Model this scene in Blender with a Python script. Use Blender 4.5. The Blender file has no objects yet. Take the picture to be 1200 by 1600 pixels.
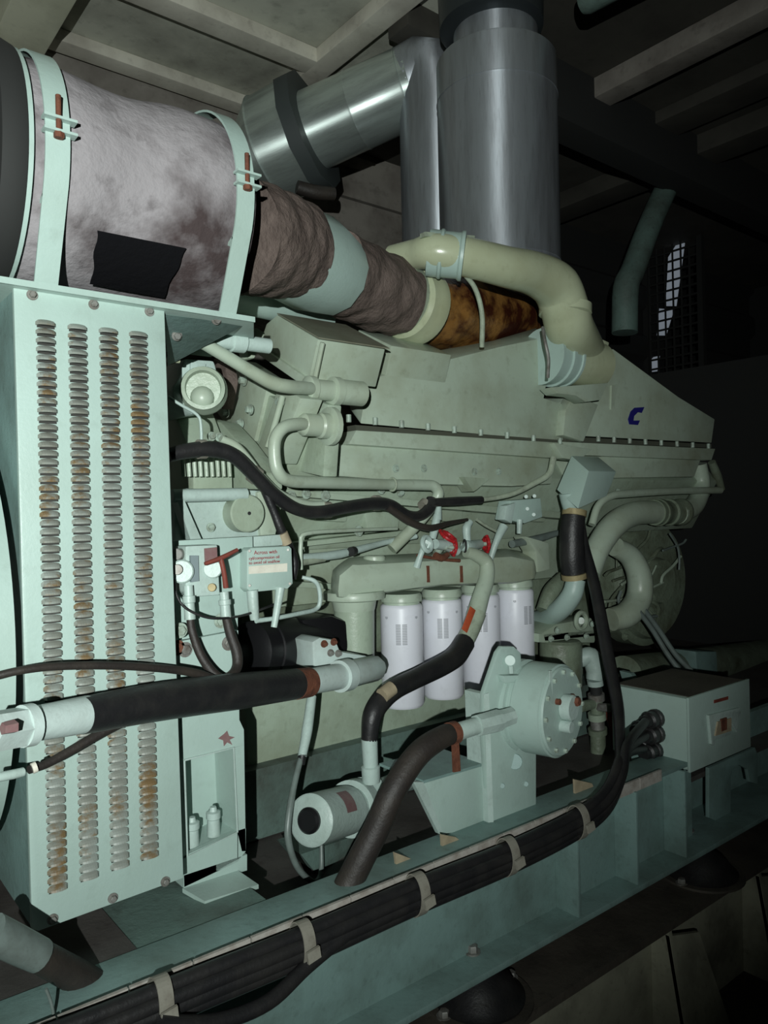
import bpy, math, random
from mathutils import Vector, Matrix
random.seed(7)
V = Vector
C = bpy.context.scene.collection
S = bpy.context.scene
pi = math.pi

# ------------------------------------------------------------------ camera
ZC = 1.35                      # height of the camera above the floor
F = 1200.0                     # focal length in pixels of the 1200 x 1600 frame
RX = V((0.77973972, 0.0167644, 0.62587932))      # world X seen from the camera (right, up, forward)
RY = V((-0.62573471, -0.0134533, 0.77991992))
RZ = V((-0.02149503, 0.99976896, 0.0))
cam = bpy.data.cameras.new('camera')
cam.sensor_fit = 'VERTICAL'; cam.sensor_height = 36.0; cam.lens = 36.0 * F / 1600.0
cam.clip_start = 0.02; cam.clip_end = 60
camo = bpy.data.objects.new('camera', cam); C.objects.link(camo)
right = V((RX[0], RY[0], RZ[0])); up = V((RX[1], RY[1], RZ[1])); fwd = V((RX[2], RY[2], RZ[2]))
mw = Matrix((right, up, -fwd)).transposed().to_4x4(); mw.translation = V((0, 0, ZC))
camo.matrix_world = mw
S.camera = camo

# ------------------------------------------------------------------ light and exposure
W = bpy.data.worlds.new('world'); S.world = W; W.use_nodes = True
W.node_tree.nodes['Background'].inputs[0].default_value = (0.55, 0.8, 0.75, 1)
W.node_tree.nodes['Background'].inputs[1].default_value = 0.03
L = bpy.data.lights.new('torch', 'SPOT'); L.energy = 200; L.spot_size = math.radians(94); L.spot_blend = 1.0
L.shadow_soft_size = 0.008; L.color = (0.93, 1.0, 0.97)
lo = bpy.data.objects.new('torch', L); C.objects.link(lo)
lo.location = V((0, 0, ZC)) - right * 0.06 + up * 0.045 - fwd * 0.6
aim = (fwd - right * 0.15 + up * 0.17).normalized()
lo.rotation_euler = aim.to_track_quat('-Z', 'Y').to_euler()
S.view_settings.view_transform = 'Standard'; S.view_settings.look = 'None'
S.view_settings.gamma = 1; S.view_settings.use_curve_mapping = False
S.view_settings.exposure = 0.27

# ------------------------------------------------------------------ materials
def mat(name, col, rough=0.5, metal=0.0, dirt=None, damt=0.35, dscale=6.0, rust=0.0, rscale=9.0,
        bump=0.0, bscale=60.0, emis=None, estr=0.0, aniso=False, stretch=(1, 1, 1), rustcol=(0.10, 0.045, 0.015), dlow=.42, dhigh=.75, spec=.5):
    m = bpy.data.materials.new(name); m.use_nodes = True
    nt = m.node_tree; N = nt.nodes; K = nt.links; p = N['Principled BSDF']
    p.inputs['Roughness'].default_value = rough; p.inputs['Metallic'].default_value = metal
    p.inputs['Specular IOR Level'].default_value = spec
    p.inputs['Base Color'].default_value = (*col, 1)
    tc = N.new('ShaderNodeTexCoord'); mp = N.new('ShaderNodeMapping'); mp.inputs['Scale'].default_value = stretch
    K.new(tc.outputs['Object'], mp.inputs['Vector'])
    last = None
    def noise(sc, det=6, ro=.6):
        n = N.new('ShaderNodeTexNoise'); n.inputs['Scale'].default_value = sc
        n.inputs['Detail'].default_value = det; n.inputs['Roughness'].default_value = ro
        K.new(mp.outputs[0], n.inputs['Vector']); return n
    def mixin(a, b, fac):
        x = N.new('ShaderNodeMix'); x.data_type = 'RGBA'
        K.new(fac, x.inputs[0])
        if a is None: x.inputs[6].default_value = (*col, 1)
        else: K.new(a, x.inputs[6])
        x.inputs[7].default_value = (*b, 1); return x.outputs[2]
    def ramp(src, lo_, hi_, top=1.0):
        r = N.new('ShaderNodeMapRange'); r.inputs[1].default_value = lo_; r.inputs[2].default_value = hi_
        r.inputs[3].default_value = 0; r.inputs[4].default_value = top; K.new(src, r.inputs[0]); return r.outputs[0]
    if dirt:
        last = mixin(last, dirt, ramp(noise(dscale).outputs[0], dlow, dhigh, damt))
        last = mixin(last, tuple(c * .7 for c in dirt), ramp(noise(dscale * 7).outputs[0], .56, .8, damt * .6))
    if rust > 0:
        last = mixin(last, rustcol, ramp(noise(rscale, 8, .7).outputs[0], .72 - rust * .3, .80 - rust * .3, .9))
    if aniso:
        p.inputs['Anisotropic'].default_value = .85; p.inputs['Anisotropic Rotation'].default_value = .25
        tn = N.new('ShaderNodeTangent'); tn.direction_type = 'RADIAL'; tn.axis = 'Z'; K.new(tn.outputs[0], p.inputs['Tangent'])
    if last: K.new(last, p.inputs['Base Color'])
    if bump > 0:
        b = N.new('ShaderNodeBump'); b.inputs['Strength'].default_value = bump; b.inputs['Distance'].default_value = .01
        K.new(noise(bscale, 5, .65).outputs[0], b.inputs['Height']); K.new(b.outputs[0], p.inputs['Normal'])
    if emis: p.inputs['Emission Color'].default_value = (*emis, 1); p.inputs['Emission Strength'].default_value = estr
    return m

darkish = mat('dark_brownish_green', (.20, .205, .15), .6, dirt=(.12, .11, .07), damt=.8, dscale=10)  # darker and browner than the cover paint
seamm = mat('dark_seam', (.07, .075, .055), .7)
dimmed = mat('dimmed_ceiling', (.055, .052, .042), .8, dirt=(.02, .018, .015), damt=.8, dscale=3)  # base darkened to stand in for the fading torch; noise adds grime
GR = (0.10, 0.11, 0.085)
mint = mat('mint_paint', (0.38, 0.50, 0.455), .42, dirt=(.26, .33, .28), damt=.5, dscale=3, rust=.03, rscale=14, bump=.08, bscale=120)
coup = mat('pale_coupling_paint', (0.50, 0.60, 0.57), .4, dirt=(.28, .3, .27), damt=.5, dscale=14, rust=.04, rscale=30, bump=.1)
mintw = mat('pale_mint_paint', (0.44, 0.55, 0.51), .4, dirt=(.22, .27, .23), damt=.5, dscale=10, rust=.05, rscale=25, bump=.15, bscale=90)
teal = mat('teal_frame_paint', (0.20, 0.31, 0.29), .5, dirt=(.09, .12, .10), damt=.7, dscale=7, rust=.06, rscale=10, bump=.12)
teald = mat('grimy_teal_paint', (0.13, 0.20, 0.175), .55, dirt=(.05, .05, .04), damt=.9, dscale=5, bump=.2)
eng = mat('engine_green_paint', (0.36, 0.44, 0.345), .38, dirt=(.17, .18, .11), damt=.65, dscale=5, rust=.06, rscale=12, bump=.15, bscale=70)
engc = mat('engine_cover_paint', (0.41, 0.49, 0.395), .36, dirt=(.24, .25, .16), damt=.7, dscale=4.5, rust=.05, rscale=16, bump=.05, bscale=90)
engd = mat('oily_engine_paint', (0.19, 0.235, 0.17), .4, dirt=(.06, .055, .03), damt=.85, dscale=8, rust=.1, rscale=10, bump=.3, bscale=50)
cream = mat('cream_pipe_paint', (0.43, 0.47, 0.32), .25, dirt=(.27, .27, .15), damt=.5, dscale=5, rust=.02, bump=.03)
creamd = mat('cream_clamp_paint', (0.36, 0.42, 0.32), .4, dirt=(.1, .1, .08), damt=.6, dscale=25)
white = mat('white_filter_enamel', (0.76, 0.77, 0.84), .4, dirt=(.5, .5, .5), damt=.3, dscale=6)
greyp = mat('grey_filter_print', (.33, .34, .37), .5)
rubber = mat('black_rubber', (0.014, 0.014, 0.015), .42, dirt=(.035, .033, .03), damt=.6, dscale=20, bump=.15, bscale=150)
rubberb = mat('brown_black_rubber', (0.022, 0.018, 0.016), .55, dirt=(.05, .04, .03), damt=.6, dscale=14, bump=.2, bscale=120)
blackm = mat('black_motor_enamel', (0.008, 0.008, 0.009), .35, bump=.05)
blanket = mat('grey_heat_blanket', (0.29, 0.27, 0.28), .9, dirt=(.06, .045, .045), damt=1.0, dscale=3.6, bump=.9, bscale=11, dlow=.46, dhigh=.62, spec=.1)
lag = mat('brown_heat_wrap', (0.15, 0.115, 0.10), .75, dirt=(.055, .04, .035), damt=.8, dscale=12, bump=.9, bscale=30, spec=.2)
soot = mat('soot_black_cloth', (0.006, 0.006, 0.007), .95, bump=.3, spec=.05)
galv = mat('galvanised_sheet', (0.70, 0.80, 0.76), .42, aniso=True, metal=.78, dirt=(.32, .35, .34), damt=.6, dscale=30, stretch=(1, 1, .15), bump=.03)
galvd = mat('dull_galvanised_sheet', (0.48, 0.52, 0.56), .45, aniso=True, metal=.75, dirt=(.2, .2, .21), damt=.7, dscale=18, stretch=(1, 1, .12), bump=.04)
galvdark = mat('dark_duct_metal', (0.05, 0.06, 0.065), .4, metal=.6)
flange = mat('dark_grey_flange', (0.045, 0.055, 0.055), .6)
steel = mat('bare_bolt_steel', (0.30, 0.30, 0.28), .55, metal=.5, dirt=(.08, .05, .03), damt=.8, dscale=40)
boltp = mat('painted_bolt', (0.36, 0.45, 0.38), .4, dirt=(.1, .08, .05), damt=.8, dscale=60)
rusty = mat('rust_brown_metal', (0.15, 0.05, 0.025), .8, dirt=(.06, .02, .012), damt=.8, dscale=30, bump=.5)
redp = mat('red_paint', (0.42, 0.015, 0.02), .35, dirt=(.12, .02, .02), damt=.5, dscale=40)
redh = mat('dull_red_handle', (0.20, 0.045, 0.03), .6, dirt=(.08, .02, .015), damt=.6, dscale=40)
orange = mat('orange_red_tag', (0.48, 0.09, 0.035), .5, dirt=(.3, .05, .03), damt=.5, dscale=60)
turbo = mat('burnt_orange_insulation', (0.24, 0.115, 0.03), .28, dirt=(.045, .012, .006), damt=1.0, dscale=9, bump=.6, bscale=16, dlow=.42, dhigh=.56)
brass = mat('brass_fitting', (0.36, 0.30, 0.16), .6, metal=.3, dirt=(.1, .07, .03), damt=.6, dscale=40)
tape = mat('tan_tape', (0.36, 0.30, 0.20), .7, dirt=(.15, .12, .08), damt=.6, dscale=30)
tie = mat('grey_clip', (0.24, 0.23, 0.19), .6, dirt=(.1, .08, .06), damt=.6, dscale=40)
label = mat('white_label', (.72, .70, .60), .5, dirt=(.5, .45, .38), damt=.5, dscale=40)
redink = mat('red_ink', (.30, .035, .045), .7)
blueink = mat('navy_blue_ink', (.012, .012, .16), .6)
plate_red = mat('maroon_nameplate', (.20, .11, .11), .5, dirt=(.25, .2, .18), damt=.5, dscale=80)
plate_grey = mat('grey_nameplate', (.20, .25, .26), .5)
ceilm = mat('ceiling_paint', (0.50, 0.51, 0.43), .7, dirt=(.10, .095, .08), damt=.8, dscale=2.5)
beamm = mat('ceiling_beam_paint', (0.66, 0.64, 0.55), .6, dirt=(.2, .17, .14), damt=.6, dscale=4)
lbeam = mat('cream_beam_paint', (0.78, 0.80, 0.62), .5, dirt=(.3, .3, .2), damt=.4, dscale=5)
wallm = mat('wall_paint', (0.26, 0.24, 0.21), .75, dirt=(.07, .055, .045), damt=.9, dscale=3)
darkm = mat('dark_parts_and_shade', (0.016, 0.017, 0.016), .8)
floorm = mat('oily_floor', (0.04, 0.038, 0.032), .6, dirt=(.012, .01, .008), damt=.8, dscale=4)
brownbeam = mat('dirty_brown_beam', (0.08, 0.07, 0.055), .7, dirt=(.015, .012, .01), damt=.8, dscale=6, bump=.2)
palebeam = mat('dirty_cream_beam', (0.36, 0.36, 0.27), .65, dirt=(.05, .045, .035), damt=.8, dscale=6)
lip = mat('scuffed_edge', (0.42, 0.40, 0.36), .7, dirt=(.2, .16, .13), damt=.8, dscale=40)
deckm = mat('reddish_deck', (0.085, 0.078, 0.072), .6, dirt=(.035, .028, .025), damt=.8, dscale=6, bump=.15)
louv = mat('rust_streaked_louvre', (0.27, 0.30, 0.27), .5, dirt=(.13, .115, .085), damt=.9, dscale=9, rust=.66, rscale=10, rustcol=(.17, .105, .04))
slot = mat('dark_slot', (0.03, 0.03, 0.026), .8)
wire = mat('grey_conduit', (.16, .2, .185), .4, dirt=(.08, .09, .08), damt=.6, dscale=30)
glassm = mat('gauge_glass', (.02, .03, .03), .08)
sky = mat('daylight_pane', (.5, .55, .6), .5, emis=(.75, .85, 1.0), estr=.10)

# ------------------------------------------------------------------ helpers
def ray(x, y):
    c = V(((x - 600) / F, (800 - y) / F, 1.0)); return V((RX.dot(c), RY.dot(c), RZ.dot(c)))
def at(x, y, Y=None, X=None, Z=None, D=None):
    """point of the photograph taken onto a plane of the room (heights counted from the camera)"""
    r = ray(x, y)
    if Y is not None: return r * (Y / r.y)
    if X is not None: return r * (X / r.x)
    if Z is not None: return r * (Z / r.z)
    return r * D
def depth(p):
    return fwd.dot(p)

def empty(name, loc, label=None, cat=None, group=None, kind=None):
    o = bpy.data.objects.new(name, None); C.objects.link(o); o.location = V(loc) + V((0, 0, ZC)); o.empty_display_size = .05
    tag(o, label, cat, group, kind); return o
def tag(o, label=None, cat=None, group=None, kind=None):
    if label: o['label'] = label
    if cat: o['category'] = cat
    if group: o['group'] = group
    if kind: o['kind'] = kind
    return o
def copy_tree(o, parent=None):
    c = o.copy(); C.objects.link(c)
    if parent: c.parent = parent
    for ch in list(o.children):
        copy_tree(ch, c)
    return c
def wloc(o):
    p = V((0, 0, 0))
    while o: p += o.location; o = o.parent
    return p

def frame(d):
    d = d.normalized(); a = V((0, 0, 1)) if abs(d.z) < .9 else V((1, 0, 0))
    u = a.cross(d).normalized(); return u, d.cross(u).normalized()
def catmull(pts, rad, sub):
    if sub <= 1 or len(pts) < 3: return pts, rad
    P = [pts[0] * 2 - pts[1]] + pts + [pts[-1] * 2 - pts[-2]]; R = [rad[0]] + rad + [rad[-1]]
    op, orr = [], []
    for i in range(1, len(P) - 2):
        for k in range(sub):
            t = k / sub; t2 = t * t; t3 = t2 * t
            op.append(.5 * (2 * P[i] + (P[i + 1] - P[i - 1]) * t + (2 * P[i - 1] - 5 * P[i] + 4 * P[i + 1] - P[i + 2]) * t2 + (3 * P[i] - P[i - 1] - 3 * P[i + 1] + P[i + 2]) * t3))
            orr.append(R[i] * (1 - t) + R[i + 1] * t)
    op.append(pts[-1]); orr.append(rad[-1]); return op, orr

class B:
    def __init__(s): s.v = []; s.f = []; s.m = []; s.mi = 0
    def face(s, idx): s.f.append(idx); s.m.append(s.mi)
    def quad(s, *pts):
        n = len(s.v); s.v += [V(p) for p in pts]; s.face(list(range(n, n + len(pts)))); return s
    def loft(s, a, b, capa=True, capb=True):
        n = len(s.v); k = len(a); s.v += [V(p) for p in a] + [V(p) for p in b]
        for i in range(k):
            j = (i + 1) % k; s.face([n + i, n + j, n + k + j, n + k + i])
        if capa: s.face([n + i for i in reversed(range(k))])
        if capb: s.face([n + k + i for i in range(k)])
        return s
    def box(s, x0, x1, y0, y1, z0, z1):
        return s.loft([(x0, y0, z0), (x1, y0, z0), (x1, y0, z1), (x0, y0, z1)], [(x0, y1, z0), (x1, y1, z0), (x1, y1, z1), (x0, y1, z1)])
    def py(s, pts, Y, d):         # outline on the plane Y, thickness d away from the camera
        a = [at(x, y, Y=Y) for x, y in pts]; return s.loft(a, [p + V((0, d, 0)) for p in a])
    def px(s, pts, X, d):
        a = [at(x, y, X=X) for x, y in pts]; return s.loft(a, [p + V((d, 0, 0)) for p in a])
    def pz(s, pts, Z, d):
        a = [at(x, y, Z=Z) for x, y in pts]; return s.loft(a, [p + V((0, 0, d)) for p in a])
    def slab(s, pts, off):        # list of world points, extruded by a vector
        return s.loft(pts, [V(p) + V(off) for p in pts])
    def tube(s, pts, rad, seg=16, sub=6, caps=True, wob=None):
        pts = [V(p) for p in pts]
        if not isinstance(rad, (list, tuple)): rad = [rad] * len(pts)
        P, R = catmull(pts, list(rad), sub)
        u = None; n0 = len(s.v)
        for i, p in enumerate(P):
            d = (P[min(i + 1, len(P) - 1)] - P[max(i - 1, 0)]).normalized()
            if u is None: u, w = frame(d)
            else:
                u = (u - d * u.dot(d)).normalized(); w = d.cross(u)
            for k in range(seg):
                a = 2 * pi * k / seg; r = R[i]
                if wob: r *= 1 + wob(i, a)
                s.v.append(p + (u * math.cos(a) + w * math.sin(a)) * r)
        for i in range(len(P) - 1):
            for k in range(seg):
                j = (k + 1) % seg; s.face([n0 + i * seg + k, n0 + i * seg + j, n0 + (i + 1) * seg + j, n0 + (i + 1) * seg + k])
        if caps:
            s.face([n0 + k for k in reversed(range(seg))]); s.face([n0 + (len(P) - 1) * seg + k for k in range(seg)])
        return s
    def lathe(s, p, d, prof, seg=32, caps=True):   # prof: (distance along d, radius)
        p = V(p); d = V(d).normalized(); u, w = frame(d); n0 = len(s.v)
        for t, r in prof:
            for k in range(seg):
                a = 2 * pi * k / seg; s.v.append(p + d * t + (u * math.cos(a) + w * math.sin(a)) * max(r, 1e-4))
        for i in range(len(prof) - 1):
            for k in range(seg):
                j = (k + 1) % seg; s.face([n0 + i * seg + k, n0 + i * seg + j, n0 + (i + 1) * seg + j, n0 + (i + 1) * seg + k])
        if caps:
            s.face([n0 + k for k in reversed(range(seg))]); s.face([n0 + (len(prof) - 1) * seg + k for k in range(seg)])
        return s
    def cyl(s, a, b, r, seg=20, bev=None):
        a = V(a); b = V(b); l = (b - a).length; e = bev if bev is not None else min(.12 * r, l * .2)
        return s.lathe(a, b - a, [(0, r - e), (e, r), (l - e, r), (l, r - e)], seg)
    def hexn(s, p, d, r, h, washer=True):
        if washer: s.lathe(p, d, [(0, r * 1.45), (h * .2, r * 1.45)], 16)
        s.lathe(p, d, [(0, r), (h * .85, r), (h, r * .85)], 6); return s
    def ball(s, p, r, seg=14):
        return s.lathe(V(p) - V((0, 0, r)), (0, 0, 1), [(r * (1 - math.cos(t * pi / 8)), r * math.sin(t * pi / 8)) for t in range(9)], seg)
    def ring(s, p, d, R, r, seg=28, ts=8):
        p = V(p); d = V(d).normalized(); u, w = frame(d); n0 = len(s.v)
        for i in range(seg):
            a = 2 * pi * i / seg; e = u * math.cos(a) + w * math.sin(a)
            for k in range(ts):
                b = 2 * pi * k / ts; s.v.append(p + e * (R + r * math.cos(b)) + d * r * math.sin(b))
        for i in range(seg):
            for k in range(ts):
                i2 = (i + 1) % seg; k2 = (k + 1) % ts; s.face([n0 + i * ts + k, n0 + i2 * ts + k, n0 + i2 * ts + k2, n0 + i * ts + k2])
        return s
    def build(s, name, m, parent=None, bevel=0.0, smooth=True, angle=38, label=None):
        off = wloc(parent) - V((0, 0, ZC)) if parent else V((0, 0, 0))
        if parent: base = off; vs = [v - off for v in s.v]
        else:
            lo_ = V((min(v.x for v in s.v), min(v.y for v in s.v), min(v.z for v in s.v))); hi_ = V((max(v.x for v in s.v), max(v.y for v in s.v), max(v.z for v in s.v)))
            base = V(((lo_.x + hi_.x) / 2, (lo_.y + hi_.y) / 2, lo_.z)); vs = [v - base for v in s.v]
        me = bpy.data.meshes.new(name); me.from_pydata(vs, [], s.f); me.update()
        ms = m if isinstance(m, (list, tuple)) else [m]
        for q in ms: me.materials.append(q)
        if len(ms) > 1: me.polygons.foreach_set('material_index', s.m)
        import bmesh
        bm = bmesh.new(); bm.from_mesh(me); bmesh.ops.recalc_face_normals(bm, faces=bm.faces)
        if bevel > 0:
            es = [e for e in bm.edges if len(e.link_faces) == 2 and e.calc_face_angle(0) > .5]
            bmesh.ops.bevel(bm, geom=es, offset=bevel, segments=2, affect='EDGES', profile=.6, clamp_overlap=True)
        bm.to_mesh(me); bm.free()
        if smooth:
            me.polygons.foreach_set('use_smooth', [True] * len(me.polygons)); me.set_sharp_from_angle(angle=math.radians(angle))
        o = bpy.data.objects.new(name, me); C.objects.link(o)
        if parent: o.parent = parent
        else: o.location = base + V((0, 0, ZC))
        if label: o['label'] = label
        return o

def tp(pts, Yd=None):
    """pixel path (x, y, Y, width in pixels) -> points and radii"""
    P = []; R = []
    for q in pts:
        p = at(q[0], q[1], Y=q[2]); P.append(p); R.append(q[3] * depth(p) / (2 * F))
    return P, R
def ptube(name, m, pts, parent=None, seg=16, sub=6, wob=None, label=None):
    P, R = tp(pts); return B().tube(P, R, seg, sub, wob=wob).build(name, m, parent, label=label)
def thing(name, label_, cat, pos, group=None): return empty(name, pos, label_, cat, group)
def single(o, label_, cat, group=None): return tag(o, label_, cat, group)
def struct(b, name, m, **k):
    o = b.build(name, m, **k); o['kind'] = 'structure'; return o
def text(s_, name, m, origin, xdir, zdir, size, parent, label=None):
    cu = bpy.data.curves.new(name, 'FONT'); cu.body = s_; cu.size = size; cu.extrude = .0004
    tmp = bpy.data.objects.new('tmp', cu); C.objects.link(tmp)
    bpy.context.view_layer.update()
    me = bpy.data.meshes.new_from_object(tmp.evaluated_get(bpy.context.evaluated_depsgraph_get()))
    bpy.data.objects.remove(tmp)
    off = wloc(parent) - V((0, 0, ZC)); x = V(xdir).normalized(); z = V(zdir).normalized(); n = x.cross(z)
    for v in me.vertices: v.co = V(origin) + x * v.co.x + z * v.co.y + n * v.co.z - off
    me.materials.clear(); me.materials.append(m)
    o = bpy.data.objects.new(name, me); C.objects.link(o); o.parent = parent; return o
def zalign(o, d):
    q = V((0, 0, 1)).rotation_difference(V(d).normalized()); c = sum((v.co for v in o.data.vertices), V()) / len(o.data.vertices)
    M_ = Matrix.Translation(c) @ q.to_matrix().to_4x4()
    o.data.transform(M_.inverted()); o.location = c; o.rotation_mode = 'QUATERNION'; o.rotation_quaternion = q; return o
NY = V((0, -1, 0)); NX = V((-1, 0, 0)); UP = V((0, 0, 1))

# ================================================================== SETTING
struct(B().box(-1.5, 7, -1.4, 3.6, -1.45, -1.35), 'floor', floorm)
CZ = 1.92
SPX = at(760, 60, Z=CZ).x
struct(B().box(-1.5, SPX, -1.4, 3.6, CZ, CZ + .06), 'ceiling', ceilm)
struct(B().box(SPX, 7, -1.4, 3.6, CZ, CZ + .06), 'ceiling_2', dimmed)  # same ceiling, with the torch falloff put into its colour
wb = B(); wc = B()
xx = -1.5
n = 0
pts = []
while xx < 7.0:             # corrugated far wall: horizontal swages
    break
prof = []
z = -1.35; k = 0
while z < CZ:
    prof += [(3.30, z), (3.30, z + .16), (3.25, z + .20), (3.25, z + .34)]; z += .38
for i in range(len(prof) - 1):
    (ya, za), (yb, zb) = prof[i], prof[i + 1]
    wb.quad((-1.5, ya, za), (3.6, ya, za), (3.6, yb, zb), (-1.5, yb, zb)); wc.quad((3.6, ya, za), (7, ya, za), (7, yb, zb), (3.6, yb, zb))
struct(wb, 'wall_far', wallm, smooth=False); struct(wc, 'wall_back', darkm, smooth=False)  # right stretch painted near-black in place of shade beyond the torch
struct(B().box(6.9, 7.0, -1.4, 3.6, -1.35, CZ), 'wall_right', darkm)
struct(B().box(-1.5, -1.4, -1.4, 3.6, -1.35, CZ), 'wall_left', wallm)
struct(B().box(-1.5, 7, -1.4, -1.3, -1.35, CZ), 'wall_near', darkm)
# ceiling beams running along the engine and across it
def xbeam(x0, x1, y, w_, h, nm, m=beamm): return struct(B().box(x0, x1, y, y + w_, CZ - h, CZ), nm, m, bevel=.006)
cc = at(500, 112, Z=CZ - .06)
a = at(90, 60, Z=CZ - .06); xbeam(-.6, cc.x - .04, cc.y - .05, .10, .06, 'trim_1')
struct(B().box(cc.x - .05, cc.x + .05, -.9, 3.25, CZ - .06, CZ), 'trim_2', beamm, bevel=.006)
xbeam(cc.x + .05, 6.9, at(700, 85, Z=CZ - .1).y - .05, .12, .10, 'trim_4', dimmed)
c2 = at(45, 45, Z=CZ - .16)
struct(B().box(c2.x - .09, c2.x + .09, -.9, 3.25, CZ - .16, CZ), 'trim_5', lbeam, bevel=.008)
xbeam(-.6, cc.x - .05, at(240, 118, Z=CZ - .06).y, .09, .05, 'trim_6')
q = at(1100, 75, Z=CZ - .08)
struct(B().box(q.x - .06, q.x + .06, -.9, 3.25, CZ - .09, CZ), 'trim_7', wallm, bevel=.006)  # darker paint than the left beams imitates the torch dying away
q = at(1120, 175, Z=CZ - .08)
struct(B().box(q.x - .1, q.x + .1, q.y - .5, q.y + .4, CZ - .06, CZ), 'trim_8', dimmed, bevel=.006)
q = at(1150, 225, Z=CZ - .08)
struct(B().box(q.x - .1, q.x + .1, -.9, 3.25, CZ - .10, CZ), 'trim_9', dimmed, bevel=.006)
q = at(930, 230, Z=CZ - .25)
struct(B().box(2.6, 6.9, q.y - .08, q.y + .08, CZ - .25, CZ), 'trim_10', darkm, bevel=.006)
# daylight pane behind the radiator grille at the far right
g0 = at(1030, 560, X=5.2); g1 = at(1100, 350, X=5.2)
for i, (xa, ya, xb, yb, xc, yc, xd, yd) in enumerate([(1044, 402, 1072, 358, 1056, 478, 1040, 478), (1030, 482, 1052, 484, 1040, 524, 1026, 524), (1012, 560, 1030, 556, 1026, 580, 1010, 582)]):
    B_ = B(); B_.px([(xa, ya), (xb, yb), (xc, yc), (xd, yd)], 5.26, .01); struct(B_, 'window_%d' % (i + 1), sky, smooth=False)
gr = thing('radiator_grille', 'dark wire mesh grille with daylight slivers showing through, far right of the room', 'grille', at(1060, 560, X=5.2))
fb = B()
y0, y1 = g0.y, g1.y
lo_y, hi_y = at(1090, 450, X=5.2).y, at(1012, 450, X=5.2).y
zt, zb_ = at(1060, 330, X=5.2).z, at(1060, 600, X=5.2).z
fb.box(5.19, 5.23, lo_y - .04, lo_y, zb_, zt).box(5.19, 5.23, hi_y, hi_y + .04, zb_, zt).box(5.19, 5.23, lo_y, hi_y, zt, zt + .04).box(5.19, 5.23, lo_y, hi_y, zb_ - .04, zb_)
fb.build('grille_frame', darkm, gr)
ms = B(); yy = lo_y
while yy < hi_y: ms.cyl((5.21, yy, zb_), (5.21, yy, zt), .008, 6); yy += .065
zz = zb_
while zz < zt: ms.cyl((5.21, lo_y, zz), (5.21, hi_y, zz), .008, 6); zz += .07
ms.build('wire_mesh', darkm, gr)

# ================================================================== SKID FRAME
DZ = -.71
sk = thing('skid_girder', 'long teal steel base girder with stiffeners that carries the engine', 'girder', (1.7, 1.17, -.96))
g = B()
g.box(-.3, 1.95, 1.17, 1.19, -.945, DZ)                      # web
g.box(2.02, 4.6, 1.27, 1.29, -.945, DZ)                      # set back part of the web
g.box(1.93, 2.04, 1.17, 1.29, -.945, DZ)
g.build('web', teal, sk)
B().box(-.3, 4.6, 1.10, 1.32, -.955, -.94).build('bottom_flange', teal, sk, bevel=.003)
B().box(-.3, 1.98, 1.12, 1.23, DZ, DZ + .012).build('top_flange', teal, sk, bevel=.003)
lb_ = B(); x = .0
while x < 1.72: lb_.box(x, x + .097, 1.112, 1.118, DZ - .002, DZ + .026); x += .1
lb_.build('scuffed_lip', lip, sk)
for (x_, yb_) in ((880, 1440), (972, 1385), (1048, 1320)):
    p = at(x_, yb_, Y=1.15)
    B().box(p.x, p.x + .010, 1.105, 1.17, -.94, DZ).build('stiffener', teal, sk, bevel=.002)
for (x_, y_) in ((738, 1488), (845, 1420), (1110, 1273), (1075, 1298)):
    p = at(x_, y_, Z=-.94)
    B().hexn(p, UP, .012, .016).build('bolt', steel, sk)
# deck behind the girder
dk = single(B().box(-.3, 4.6, 1.20, 2.9, DZ - .10, DZ - .085).build('skid_deck', deckm), 'dark oily steel deck plate under the engine, behind the girder', 'deck plate')
XB = at(190, 1462, Z=DZ).x; XC = at(402, 1400, Z=DZ).x
single(B().box(-.3, XB, 1.232, 2.0, DZ, DZ + .008).build('deck_plate', deckm), 'reddish brown grimy deck plate under the louvred guard', 'deck plate')
single(B().box(XB, XC, 1.232, 2.0, DZ - .004, DZ + .006).build('deck_plate', teald), 'teal grimy deck plate under the front support foot', 'deck plate')
# lower beam with gussets
lbm = thing('lower_beam', 'dirty brown lower beam with cream face under the skid girder', 'beam', (1.7, 1.05, -1.35))
B().box(-.4, 4.8, 1.05, 1.32, -1.05, -1.03).build('top_plate', brownbeam, lbm)
B().box(-.4, 4.8, 1.10, 1.12, -1.35, -1.05).build('face_plate', palebeam, lbm)
for px_, py_ in ((1045, 1440), (1185, 1330)):
    p = at(px_, py_, Y=1.05)
    gb = B(); gb.slab([V((p.x, 1.05, -1.05)), V((p.x, 1.10, -1.05)), V((p.x, 1.10, -1.35)), V((p.x, 1.0, -1.35))], (.012, 0, 0))
    gb.slab([V((p.x, 1.05, -1.06)), V((p.x + .14, 1.05, -1.10)), V((p.x + .20, 1.0, -1.35)), V((p.x, 1.0, -1.35))], (0, .01, 0))
    gb.build('gusset', palebeam, lbm)
single(B().box(.35, .37, 1.1, 1.16, -1.03, -.955).build('packing_shim', palebeam), 'small cream shim between the beams at the bottom left', 'shim')
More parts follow.
